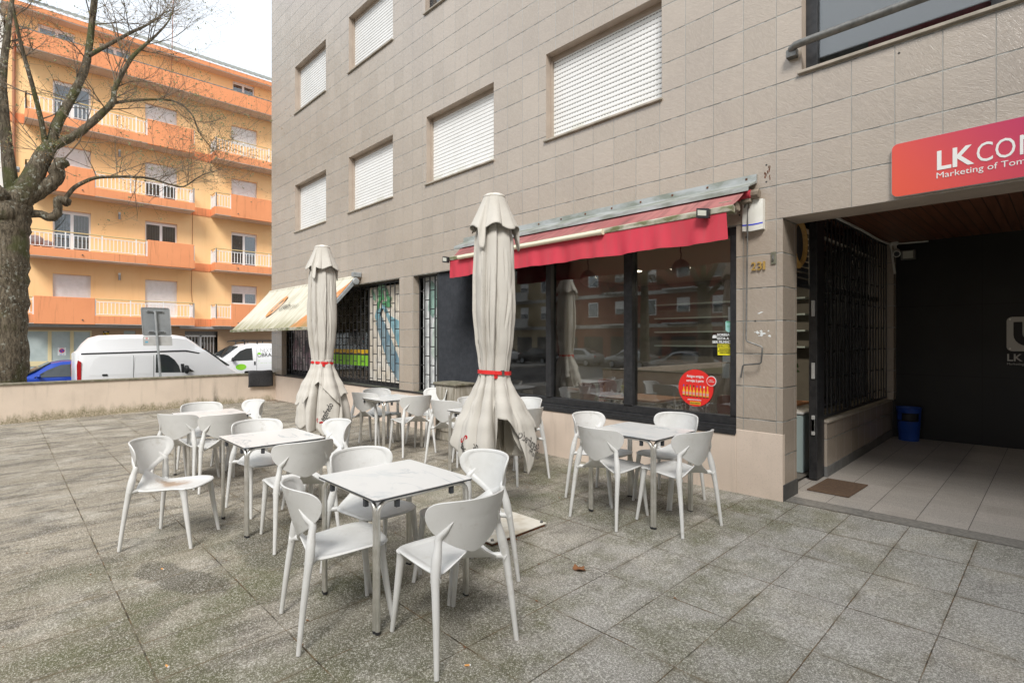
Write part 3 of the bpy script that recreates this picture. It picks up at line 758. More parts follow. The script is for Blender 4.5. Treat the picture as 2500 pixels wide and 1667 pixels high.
# ------------------------------------------------------------------ passage
def passage():
    mb = MB(); mb.box((-2.38,Y0+.01,0),(XP-.001,5.965,3.1)); mb.build("pillar", M['tile_side'], TB)
    mb = MB(); mb.box((XP-.01,Y0+.008,-.02),(XP+.010,5.975,.16)); mb.build("skirting", simple("dark_skirting", (.055,.055,.055), .6, (.085,.085,.08), 5, world=True), TB)
    mb = MB(); mb.box((XP-.02,Y0+.002,2.80),(6,5.965,3.115)); mb.build("beam", M['reveal'], TB)
    mb = MB(); mb.cut_sheet('z', 3.11, -2.3, 6, 5.9, 10.2, []); mb.build("plank_ceiling", M['wood'], TB)
    mb = MB(); mb.box((-2.3,10.17,0),(6,10.3,3.11)); bw = mb.build("panelled_wall", M['blackpanel'], TB)
    mb = MB(); mb.prism([(6.85,-.02),(10.17,.06),(10.17,.645),(6.85,.635)], 'x', -1.99, -1.91); mb.build("low_wall", M['tile_side'], TB)
    mb = MB(); mb.box((-2.02,6.84,.64),(-1.895,10.17,.668)); mb.build("coping", M['sill'], TB, bevel=.004)
    mb = MB(); mb.prism([(6.84,-.02),(10.17,.06),(10.17,.19),(6.84,.14)], 'x', -1.995, -1.902); mb.build("skirting", simple("grey_skirting", (.12,.12,.12), .7, (.17,.17,.165), 5, world=True), TB)
    mb = MB(); mb.box((-2.1,9.99,.668),(-1.865,10.17,3.11)); mb.build("pier", M['tile_side'], TB)
    mb = MB(); grille_bars(mb, 6.86, 9.97, .72, 3.05, .165, -1.955, 'x', .032, .62); gr = mb.build("passage_grille", M['black'], TB)
    MB().box((-2.10,6.86,.668),(-2.094,9.99,3.1)).build("pane", M['glass'], gr)
    mb = MB(); mb.box((-2.11,8.35,.668),(-2.06,8.45,3.1)); mb.box((-2.11,6.86,2.2),(-2.06,9.99,2.26)); mb.build("frame", M['black'], gr)
    # glazed door standing open, seen on its edge
    mb = MB(); mb.box((-2.02,6.58,.03),(-1.935,6.845,3.10)); d = mb.build("door", M['black'], TB, bevel=.006)
    mb = MB()
    for z in (.62, .66, 1.25, 1.95): mb.box((-1.99,6.565,z-.09),(-1.955,6.581,z+.09))
    mb.build("lock_plate", M['signgrey2'], d, bevel=.003)
    mb = MB()
    for k in range(9): mb.box((-2.05,5.975,2.22+k*.065),(-2.02,6.58,2.265+k*.065))
    mb.box((-2.06,5.97,2.17),(-2.01,6.58,2.215)); mb.build("louvre", M['black'], TB)
    mb = MB(); mb.tube(smoothpath([(-1.93,6.7,3.09),(-1.93,7.4,3.075),(-1.93,8.4,3.085),(-1.925,9.3,3.07),(-1.90,9.98,3.08)]), .016, 8); mb.tube([(-1.90,9.98,3.08),(-1.85,10.0,2.62)], .016, 8); mb.tube([(-1.90,9.98,3.08),(-1.45,10.1,3.085)], .012, 8)
    mb.build("cable_duct", M['buff'], TB, smooth=40)
    # logo plate and lettering on the black wall
    mb = MB(); mb.prism(rrect(-.585,-.115,1.44,1.915,.06), 'y', 10.135, 10.15); lp = mb.build("logo_plate", M['logogrey'], TB)
    mb = MB(); U = [(-.515,1.845)]+[( -.35+.165*cos(R(a))*1.0, 1.665+.16*sin(R(a))) for a in range(180,361,15)]+[(-.185,1.845),(-.275,1.845)]+[(-.35+.075*cos(R(a)), 1.68+.075*sin(R(a))) for a in range(0,-181,-20)]+[(-.425,1.845)]
    mb.prism(U, 'y', 10.128, 10.134); mb.build("logo_mark", M['blackpanel'], lp)
    mb = MB()
    for x in (-.55,-.15):
        for z in (1.475,1.88): mb.prism(circ(x, z, .012, 10), 'y', 10.130, 10.1345)
    mb.build("screw", M['signwhite'], lp)
    mb = MB(); f = lambda x, z: (lambda a, b, c: (x+a, 10.165-c, z+b))
    mb.text("LK", f(-.58,1.304), w=.155, h=.097, bold=.02); mb.text("COM", f(-.40,1.304), h=.097); mb.text("Marketing of Tomorrow", f(-.582,1.248), h=.030)
    mb.build("wall_lettering", M['logogrey'], TB)
passage()

def scuffs():
    rr = random.Random(15); mb = MB()
    for k in range(16):
        cx, cz = -2.15+rr.uniform(-.08,.09), 1.665+rr.uniform(-.03,.035); r = rr.uniform(.004,.02)
        mb.prism([(cx+r*rr.uniform(.5,1.4)*cos(2*pi*i/7), cz+r*.8*rr.uniform(.5,1.2)*sin(2*pi*i/7)) for i in range(7)], 'y', Y0-.0012-k*.0002, Y0+.001)
    mb.prism([(-2.19,1.865),(-2.15,1.885),(-2.13,1.88),(-2.17,1.862)], 'y', Y0-.0012, Y0+.001)
    mb.build("paint_scuff", M['paper'], TB)
    mb = MB()
    for cx, cz in ((-2.10,3.36),(-2.10,3.19),(-2.37,2.90),(-2.30,2.66),(-2.21,1.79),(-1.0,4.06)):
        mb.prism(circ(cx, cz, .010, 8), 'y', Y0-.0015, Y0+.001)
    mb.build("drill_hole", M['dark'], TB)
    mb = MB()
    for k in range(14):
        cx, cz = -2.10+rr.uniform(-.03,.05), 3.28+rr.uniform(-.07,.06); mb.prism([(cx-.004,cz+.012),(cx+.004,cz+.014),(cx+.003,cz-.014),(cx-.003,cz-.01)], 'y', Y0-.0012-k*.0001, Y0+.001)
    mb.build("rust_streak", M['rust'], TB)
scuffs()

# ------------------------------------------------------------------ things fixed to the facade
def facade_things():
    # red company sign
    s = thing("company_sign", "red to pink company sign with white lettering over the dark passage", "sign", (-1.04, 5.53, 2.82))
    mb = MB(); mb.prism(rrect(-1.045,1.75,2.822,3.272,.045), 'y', 5.535, 5.56); mb.build("panel", M['signred'], s)
    mb = MB(); mb.prism(rrect(-1.049,1.754,2.818,3.276,.048), 'y', 5.538, 5.569); mb.build("rim", M['signgrey2'], s)
    mb = MB(); f = lambda x, z: (lambda a, b, c: (x+a, 5.534-c, z+b))
    mb.text("LK", f(-.738,2.990), w=.232, h=.150, bold=.022); mb.text("CO", f(-.492,2.990), w=.222, h=.150); mb.text("M", f(-.246,2.990), w=.125, h=.150)
    mb.build("lettering", M['signwhite'], s)
    mb = MB(); mb.text("Marketing of Tomorrow", f(-.741,2.918), w=.72, h=.048)
    mb.build("tagline", M['signwhite'], s)

    # red awning
    a = thing("red_awning", "faded red folding awning with zinc cover over the cafe window", "awning", (-4.5, 5.5, 3.05))
    mb = MB(); pr = [(5.568,3.285),(5.552,3.285),(5.548,3.215),(5.355,3.122),(5.348,3.075),(5.342,3.075),(5.345,3.128),(5.54,3.222)]
    mb.prism([(5.568,3.285),(5.552,3.287),(5.546,3.218),(5.352,3.125),(5.346,3.078),(5.352,3.078),(5.36,3.118),(5.568,3.20)], 'x', -6.95, -2.19); mb.build("cover", M['zinc'], a)
    rr = random.Random(5)
    mb = MB()
    for k in range(11): mb.box((-2.3-k*.42,5.543,3.242),(-2.28-k*.42,5.552,3.262))
    mb.build("rivet", M['rust'], a)
    def fab(u, v):
        x0 = -6.82+.30*v; x1 = -2.24+.01*v; x = x0+(x1-x0)*u
        sag = .018*sin(pi*v)+.006*sin(u*40)*sin(pi*v)
        return (x, 5.37-.42*v, 3.07-.225*v-sag)
    mb = MB(); mb.grid(fab, 60, 8); mb.build("fabric", M['redawn'], a, smooth=60)
    mb = MB(); mb.prism([(4.915,2.80),(4.985,2.79),(4.99,2.85),(4.955,2.868),(4.915,2.85)], 'x', -6.52, -2.165); mb.build("front_bar", M['mossbar'], a, bevel=.004)
    def val(u, v):
        x = -6.50+(4.28)*u + (.02*v if u > .98 else 0)
        return (x, 4.925 - .012*v + (.010*sin(u*37)+.014*sin(u*71+1)+.008*sin(u*133))*v, 2.80-(.262+.006*sin(u*29))*v)
    mb = MB(); mb.grid(val, 180, 6); mb.build("valance", M['redval'], a, smooth=60)
    mb = MB(); mb.tube([(-6.8,5.44,3.06),(-2.20,5.44,3.06)], .045, 14); mb.build("roller", M['redval'], a, smooth=40)
    mb = MB(); mb.tube([(-2.6,5.28,2.93),(-4.2,5.05,2.83)], .028, 8); mb.tube([(-6.5,5.28,2.93),(-4.9,5.05,2.83)], .028, 8); mb.build("folding_arm", M['mossbar'], a, smooth=40)
    mb = MB(); mb.box((-2.30,5.42,2.98),(-2.20,5.568,3.10)); mb.box((-2.44,5.22,2.86),(-2.30,5.35,2.98)); mb.tube([(-2.24,5.47,3.06),(-2.13,5.47,3.06)], .05, 10); mb.tube([(-2.24,5.50,3.0),(-2.24,5.50,2.93)], .018, 8); mb.tube([(-2.42,5.3,2.90),(-2.27,5.3,2.93)], .055, 10)
    mb.build("bracket", simple("dirty_bronze", (.20,.16,.12), .6, (.30,.25,.19), 18, metal=.3), a, bevel=.01)
    mb = MB(); mb.tube([(-6.25,4.895,2.815),(-3.66,4.895,2.815)], .030, 14); mb.tube([(-3.70,4.895,2.815),(-3.62,4.895,2.815)], .034, 14)
    tl = mb.build("tube_lamp", M['tubelamp'], a, smooth=40)
    for (x, nm, dx, lab) in ((-2.42, 0, .0, "small black floodlight on the right end of the red awning"), (-6.52, 1, -.02, "small black floodlight on the left end of the red awning")):
        t = thing("floodlight", lab, "floodlight", (x, 4.86, 2.82), "floodlights on the awning and in the passage")
        sx = .062
        mb = MB(); mb.prism([(x-sx,2.775),(x+sx,2.755),(x+sx+.004,2.845),(x-sx+.004,2.868)], 'y', 4.845, 4.885); mb.build("housing", M['black'], t, bevel=.006)
        mb = MB(); mb.prism([(x-sx*.7,2.795),(x+sx*.68,2.778),(x+sx*.68,2.828),(x-sx*.7,2.848)], 'y', 4.840, 4.8445); mb.build("lens", M['lampglass'], t)
        mb = MB(); mb.tube([(x,4.885,2.81),(x+.02,4.93,2.835)], .012, 6); mb.build("bracket", M['black'], t)

    # cream awning of the gas shop
    a = thing("cream_awning", "dirty cream awning with orange logo at the building corner", "awning", (-13, 5.5, 2.9))
    def fab2(u, v):
        x = -15.62+5.05*u
        return (x, 5.50-1.0*v, 2.98-1.12*v-.02*sin(pi*v))
    mb = MB(); mb.grid(fab2, 30, 10); mb.build("fabric", M['creamawn'], a, smooth=60)
    mb = MB(); mb.prism([(4.46,1.80),(4.52,1.80),(4.52,1.87),(4.46,1.855)], 'x', -15.66, -10.55); mb.build("front_bar", M['mossbar'], a)
    mb = MB(); mb.tube([(-15.6,5.50,2.93),(-10.5,5.50,2.93)], .05, 12); mb.build("roller", M['creamawn'], a, smooth=40)
    mb = MB()
    for dz in (0, .035, .07): mb.tube([(-10.52,5.45,2.90-dz*1.3),(-10.52,4.52,1.83-dz*.4)], .016, 6)
    mb.build("folding_arm", M['galv'], a)
    mb = MB(); mb.tube([(-10.50,5.44,2.84),(-10.44,5.44,2.84)], .075, 14); mb.box((-10.52,5.36,2.93),(-10.44,5.56,3.03)); mb.build("bracket", M['galv'], a, bevel=.01)
    un = Vector((0,.666,.746)); nn = Vector((0,-.746,.666)); o0 = Vector((-13.72, 5.0, 2.42))
    fl = lambda ox, oy: (lambda p, q, c: o0 + Vector((ox+p,0,0)) + un*(oy+q) + nn*(c+.022))
    ring_o = [(.20*cos(t)+.07*sin(t), .36*sin(t)) for t in [2*pi*k/40 for k in range(40)]]
    ring_i = [(.115*cos(t)+.045*sin(t)+.01, .225*sin(t)+.01) for t in [2*pi*k/40 for k in range(40)]]
    mb = MB(); V = [fl(0,0)(p,q,0) for p,q in ring_o]+[fl(0,0)(p,q,0) for p,q in ring_i]
    mb.add(V, [(k,(k+1)%40,40+(k+1)%40,40+k) for k in range(40)])
    r1 = [(.055*cos(t)+.02*sin(t)+.02, .10*sin(t)-.03) for t in [2*pi*k/30 for k in range(30)]]; r2 = [(.032*cos(t)+.01*sin(t)+.02, .065*sin(t)-.03) for t in [2*pi*k/30 for k in range(30)]]
    V = [fl(0,0)(p,q,0) for p,q in r1]+[fl(0,0)(p,q,0) for p,q in r2]
    mb.add(V, [(k,(k+1)%30,30+(k+1)%30,30+k) for k in range(30)])
    mb.build("logo", simple("faded_orange_print", (.66,.28,.10), .7), a)
    mb = MB(); mb.text("galp", fl(.40,-.10), w=.50, h=.17, shear=.25); mb.text("gás", fl(.97,-.10), w=.40, h=.15, shear=.25, mi=1, bold=-.01)
    mb.build("lettering", [simple("faded_black_print", (.10,.09,.08), .7), simple("faded_grey_print", (.30,.28,.22), .7)], a)

    # alarm siren box
    a = thing("alarm_box", "white alarm siren box with a thin blue stripe on the tiled wall", "alarm", (-2.21, 5.57, 2.85))
    def ab(u, v):
        x = -2.318+.205*u; bulge = .035*sin(pi*min(1, u*1.0))
        return (x, 5.515-bulge*(0.4+.6*(1-v)), 3.015-.30*v - .012*sin(pi*u)*v)
    mb = MB(); mb.grid(ab, 12, 10)
    mb.box((-2.318,5.515,2.715),(-2.113,5.569,3.015)); mb.build("case", M['buff'], a, smooth=50)
    mb = MB(); P = [ab(u, .80) for u in [k/12 for k in range(13)]]
    V = [(x,y-.002,z+.006) for x,y,z in P]+[(x,y-.002,z-.006) for x,y,z in P]
    mb.add(V, [(k,k+1,13+k+1,13+k) for k in range(12)]); mb.build("stripe", M['bluetone'], a)
    # awning crank
    q = .9874
    pts = [(-2.318,2.965),(-2.305,3.0),(-2.288,3.02),(-2.268,3.0),(-2.278,2.95),(-2.286,2.90),(-2.302,1.60),(-2.29,1.582),(-2.15,1.53),(-2.138,1.515),(-2.152,1.368),(-2.17,1.355),(-2.325,1.338),(-2.338,1.325),(-2.357,1.204)]
    mb = MB(); mb.tube([(x*q, 5.49 if i < 5 else 5.50, 1.6+(z-1.6)*q) for i, (x, z) in enumerate(pts)], .0085, 8)
    tag(mb.build("awning_crank", M['steel'], None, loc=(-2.28, 5.5, 2.0), smooth=40), "bent steel crank rod hanging from the red awning bracket", "crank")
    # house number
    n = thing("house_number", "gold house number 231 on the tiled pillar", "house number", (-2.25, 5.57, 2.3))
    x = -2.243
    for ch, w in (("2",.046),("3",.046),("1",.020)):
        mb = MB(); mb.text(ch, lambda a, b, c, x=x: (x+a, 5.562-c*2, 2.308+b), w=w, h=.084, bold=.008, ext=.006); mb.build("digit", M['brass'], n)
        x += w+.012
    mb = MB(); mb.box((-2.052,5.556,2.352),(-2.005,5.5695,2.475)); k = mb.build("wall_plate", M['plateg'], None, loc=(-2.03,5.57,2.41), bevel=.003)
    tag(k, "small weathered bronze plate beside the house number", "plate")
    mb = MB(); mb.tube([(-2.03,5.556,2.44),(-2.03,5.548,2.41),(-2.032,5.552,2.385)], .008, 6); mb.build("latch", M['steel'], k)

    # stickers on the cafe glass
    yg = Y0+.062
    s = thing("round_sticker", "round red beer sticker on the right cafe pane", "sticker", (-2.889, yg, 1.06))
    mb = MB(); mb.prism(circ(-2.889,1.058,.207,48), 'y', yg-.006, yg-.003); mb.build("disc", M['stickred'], s)
    mb = MB(); mb.prism(circ(-2.702,1.145,.056,28), 'y', yg-.0095, yg-.0065, 0); mb.prism(circ(-2.702,1.145,.049,28), 'y', yg-.012, yg-.0098, 1); mb.build("badge", [M['paper'], M['stickred']], s)
    mb = MB(); f = lambda x, z: (lambda a, b, c: (x+a, yg-.0065-c, z+b))
    mb.text("Amigos amigos,", f(-2.995,1.175), w=.205, h=.030, bold=.012); mb.text("cervejas à parte", f(-2.998,1.125), w=.205, h=.030, bold=.012)
    mb.text("GARRAFAS INCONFUNDÍVEIS", f(-2.985,.918), w=.165, h=.013, bold=.01)
    mb.text("PEDE A", lambda a, b, c: (-2.722+a, yg-.0125-c, 1.150+b), w=.042, h=.009); mb.text("TUA RODADA", lambda a, b, c: (-2.735+a, yg-.0125-c, 1.134+b), w=.066, h=.009)
    mb.build("lettering", M['paper'], s)
    mb = MB(); mb.box((-2.955,yg-.008,.872),(-2.828,yg-.0065,.905)); mb.build("label", M['gold'], s)
    mb = MB(); mb.text("EDIÇÃO LIMITADA", lambda a, b, c: (-2.948+a, yg-.0083-c, .882+b), w=.113, h=.013); mb.build("label_lettering", M['ink'], s)
    caps = [M['blueprint'], M['rust'], M['stickgreen'], M['ink'], simple("violet_print", (.22,.10,.35), .5), simple("cyan_print", (.05,.35,.55), .5), M['paper'], M['amber']]
    for k in range(8):
        cx = -3.030+k*.0405; z0 = .962-k*.0012
        mb = MB(); B = [(-.0135,0),(.0135,0),(.0135,.062),(.005,.082),(.005,.118),(-.005,.118),(-.005,.082),(-.0135,.062)]
        mb.prism([(cx+a, z0+b) for a, b in B], 'y', yg-.0085, yg-.0065, 0)
        mb.box((cx-.0135,yg-.010,z0+.022),(cx+.0135,yg-.0087,z0+.050), 1); mb.box((cx-.006,yg-.010,z0+.108),(cx+.006,yg-.0087,z0+.128), 2)
        mb.box((cx-.0135,yg-.010,z0),(cx+.0135,yg-.0087,z0+.009), 3)
        mb.build("bottle_print", [M['gold'], simple("bottle_label", (.62,.36,.30), .5) if k == 0 else bpy.data.materials["bottle_label"], caps[k], M['ink']], s)
    s = thing("film_notice", "white lettering SORRIA ESTA A SER FILMADO on the cafe glass", "sticker", (-2.57, yg, 1.6))
    mb = MB(); f = lambda x, z: (lambda a, b, c: (x+a, yg-.003-c, z+b))
    mb.text("SORRIA", f(-2.640,1.640), w=.140, h=.026, bold=.03); mb.text("ESTA A", f(-2.636,1.600), w=.130, h=.026, bold=.03); mb.text("SER FILMADO", f(-2.692,1.562), w=.236, h=.026, bold=.03)
    mb.build("lettering", M['paper'], s)
    mb = MB(); mb.box((-2.692,yg-.005,1.615),(-2.660,yg-.003,1.640)); mb.prism([(-2.66,1.62),(-2.645,1.612),(-2.645,1.643),(-2.66,1.635)], 'y', yg-.005, yg-.003); mb.box((-2.685,yg-.005,1.640),(-2.65,yg-.003,1.650)); mb.build("camera_symbol", M['paper'], s)
    s = thing("warning_sticker", "yellow SORRIA camera warning sticker under the white lettering", "sticker", (-2.54, yg, 1.5))
    mb = MB(); mb.box((-2.634,yg-.004,1.432),(-2.476,yg-.002,1.552)); mb.build("sheet", M['yellow'], s)
    mb = MB(); mb.box((-2.624,yg-.0055,1.514),(-2.486,yg-.0042,1.546)); mb.build("header", M['ink'], s)
    mb = MB(); mb.text("SORRIA", lambda a, b, c: (-2.614+a, yg-.0058-c, 1.519+b), w=.118, h=.022, bold=.03); mb.build("header_lettering", M['yellow'], s)
    mb = MB()
    for k, (tx, w) in enumerate((("ESTE LOCAL ENCONTRA-SE", .118), ("SOB VIGILÂNCIA DE UM CIRCUITO", .142), ("FECHADO DE TELEVISÃO", .110))):
        mb.text(tx, lambda a, b, c, k=k: (-2.555+a, yg-.0045-c, 1.491-k*.0195+b), w=w, h=.012, center=True, bold=.01)
    mb.build("lettering", M['ink'], s)
    def paper(lab, x0, z0, x1, z1, mat, dy):
        mb = MB(); mb.box((x0,yg+dy,z0),(x1,yg+dy+.001,z1)); o = mb.build("paper_notice", mat, None, loc=(x0,yg,z0)); return tag(o, lab, "notice")
    paper("tall blank white sheet taped behind the glass above the stickers", -2.525, 1.70, -2.478, 1.95, M['paper'], .012)
    paper("small printed white card under the yellow sticker", -2.585, 1.360, -2.490, 1.425, M['paper'], .012)
    paper("plain white sheet hanging lowest on the right cafe pane", -2.588, 1.185, -2.512, 1.345, M['paper'], .014)
    sh = MB(); sh.prism([(-2.548,1.79),(-2.535,1.80),(-2.50,1.795),(-2.485,1.80),(-2.478,1.785),(-2.478,1.70),(-2.51,1.675),(-2.545,1.70)], 'y', yg-.005, yg-.002)
    o = sh.build("shield_sticker", M['teal'], None, loc=(-2.51,yg,1.7)); tag(o, "pale green shield shaped sticker at the top right of the glass", "sticker")
    mb = MB(); mb.box((-2.535,yg-.0065,1.782),(-2.488,yg-.0052,1.792)); mb.box((-2.53,yg-.0065,1.745),(-2.492,yg-.0052,1.748)); mb.box((-2.53,yg-.0065,1.732),(-2.50,yg-.0052,1.735)); mb.build("print", M['stickgreen'], o)

    # passage fittings
    t = thing("floodlight", "pale square floodlight in the dark corner of the passage", "floodlight", (-1.67, 10.1, 2.93), "floodlights on the awning and in the passage")
    mb = MB(); mb.box((-1.79,10.07,2.83),(-1.60,10.12,2.98)); mb.build("housing", M['steel'], t, bevel=.006)
    mb = MB(); mb.box((-1.76,10.064,2.85),(-1.63,10.0695,2.96)); mb.build("lens", M['lampglass'], t)
    mb = MB(); mb.box((-1.71,10.12,2.87),(-1.68,10.17,2.93)); mb.build("bracket", M['steel'], t)
    t = thing("security_camera", "white bullet security camera on the pier at the passage ceiling", "camera", (-1.83, 9.98, 3.0))
    mb = MB(); mb.tube([(-1.835,10.02,2.965),(-1.80,9.86,2.905)], .050, 16); mb.build("body", M['buff'], t, smooth=40)
    mb = MB(); mb.tube([(-1.8005,9.862,2.906),(-1.799,9.855,2.903)], .038, 16); mb.build("lens", M['ink'], t, smooth=40)
    mb = MB(); mb.tube([(-1.84,9.99,3.0),(-1.85,10.0,3.09)], .022, 10); mb.tube([(-1.85,9.97,3.10),(-1.85,10.03,3.10)], .05, 12); mb.build("mount", M['buff'], t, smooth=40)
    # air horn above the side door
    a = thing("air_fan", "ochre and black round fan hanging over the side door", "fan", (-2.05, 6.15, 2.6))
    mb = MB()
    prof = [(.245,-.03),(.25,0),(.21,.03),(.185,.015),(.18,-.01)]
    for i in range(len(prof)-1):
        (r0, o0_), (r1_, o1_) = prof[i], prof[i+1]
        V = [(-2.0+o0_, 6.20+r0*cos(2*pi*k/32)*.9, 2.64+r0*sin(2*pi*k/32)*1.1) for k in range(32)]+[(-2.0+o1_, 6.20+r1_*cos(2*pi*k/32)*.9, 2.64+r1_*sin(2*pi*k/32)*1.1) for k in range(32)]
        mb.add(V, [(k,(k+1)%32,32+(k+1)%32,32+k) for k in range(32)])
    mb.build("rim", M['ochre'], a, smooth=50)
    mb = MB(); mb.prism([(6.20+.19*cos(2*pi*k/32)*.9, 2.64+.19*sin(2*pi*k/32)*1.1) for k in range(32)], 'x', -2.02, -2.012); mb.build("grille", M['blackmatte'], a)
    # floor things
    b = thing("waste_bin", "blue plastic waste bin with a slot in the passage corner", "bin", (-1.665, 9.95, gz(-1.665, 9.95)))
    z = gz(-1.665, 9.95); c = (-1.665, 9.95, z)
    mb = MB(); n = 40; vs = []; fs = []
    lev = [(0,.128),(.17,.138),(.175,.141),(.30,.147),(.42,.152),(.47,.157),(.495,.160)]
    def P(i, k): h, r = lev[i]; t = 2*pi*k/n; return (c[0]+r*cos(t), c[1]+r*sin(t)*.9, z+h)
    vs = [P(i, k) for i in range(len(lev)) for k in range(n)]
    for i in range(len(lev)-1):
        for k in range(n):
            if i == 3 and 27 <= k <= 36: continue      # the slot faces the street
            fs.append((i*n+k, i*n+(k+1)%n, (i+1)*n+(k+1)%n, (i+1)*n+k))
    mb.add(vs, fs); mb.build("shell", M['bin'], b, smooth=45)
    mb = MB(); mb.lathe([(.155,.30),(.12,.31),(.12,.41),(.158,.42)], 40, c); mb.build("liner", M['ink'], b, smooth=40)
    mb = MB(); mb.lathe([(.161,.488),(.165,.493),(.161,.50),(.15,.498),(.15,.49)], 40, c, caps=False); mb.build("rim", M['bin'], b, smooth=40)
    mb = MB(); q = [(-1.905,6.14),(-1.515,6.135),(-1.485,6.75),(-1.88,6.755)]
    vs = [(x,y,gz(x,y)+.003) for x,y in q]+[(x,y,gz(x,y)+.016) for x,y in q]
    mb.add(vs, [(0,3,2,1),(4,5,6,7),(0,1,5,4),(1,2,6,5),(2,3,7,6),(3,0,4,7)])
    tag(mb.build("doormat", M['doormat'], None, loc=(-1.7,6.45,gz(-1.7,6.45)), bevel=.004), "brown coir doormat in front of the open side door", "doormat")
    # weathered electrical cabinet
    cb = thing("utility_cabinet", "weathered pale utility cabinet against the wall behind the big umbrella", "cabinet", (-6.95, 5.35, gz(-6.95, 5.35)))
    z = gz(-6.95,5.35)
    mb = MB(); mb.box((-7.22,5.17,z),(-6.68,5.545,.865)); mb.build("body", M['cabinet'], cb, bevel=.008)
    mb = MB(); mb.box((-7.25,5.14,.865),(-6.65,5.55,.905)); mb.build("lid", M['coping'], cb, bevel=.008)
    mb = MB(); mb.box((-7.18,5.155,.12),(-6.72,5.168,.83)); d = mb.build("door", M['cabinet'], cb, bevel=.004)
    mb = MB(); mb.box((-7.175,5.145,.36),(-7.15,5.156,.46)); mb.build("hinge", M['ink'], d)
facade_things()

# ------------------------------------------------------------------ terrace furniture
def catmull_closed(P, sub=4):
    n = len(P); out = []
    for i in range(n):
        p0, p1, p2, p3 = P[(i-1)%n], P[i], P[(i+1)%n], P[(i+2)%n]
        for k in range(sub):
            t = k/sub
            out.append(tuple(.5*((2*p1[j])+(p2[j]-p0[j])*t+(2*p0[j]-5*p1[j]+4*p2[j]-p3[j])*t*t+(p3[j]-3*p2[j]+3*p1[j]-p0[j])*t**3) for j in range(len(p1))))
    return out
def shell(mb, outline, fn, rings, thick):
    """closed shell over an outline: fn(i, r) -> (point, normal)"""
    n = len(outline); top = []; bot = []
    for r, inset in rings:
        tr = []; br = []
        for i in range(n):
            p, nn = fn(i, r); tr.append(p+nn*inset); br.append(p-nn*thick)
        top.append(tr); bot.append(br)
    p, nn = fn(0, 0); vs = [p+nn*rings[0][1], p-nn*thick]; fs = []
    def idx(layer, k, i): return 2 + layer*len(rings)*n + k*n + i
    for tr in top: vs += tr
    for br in bot: vs += br
    L = len(rings)
    mid = []
    for i in range(n):
        p, nn = fn(i, 1.0); c, _ = fn(i, .9)
        mid.append(p + (p-c).normalized()*thick*.35 - nn*thick*.5)
    m0 = len(vs); vs += mid
    for i in range(n):
        j = (i+1) % n
        fs.append((0, idx(0,0,i), idx(0,0,j))); fs.append((1, idx(1,0,j), idx(1,0,i)))
        for k in range(L-1):
            fs.append((idx(0,k,i), idx(0,k+1,i), idx(0,k+1,j), idx(0,k,j)))
            fs.append((idx(1,k,j), idx(1,k+1,j), idx(1,k+1,i), idx(1,k,i)))
        fs.append((idx(0,L-1,i), m0+i, m0+j, idx(0,L-1,j))); fs.append((m0+i, idx(1,L-1,i), idx(1,L-1,j), m0+j))
    mb.add(vs, fs)

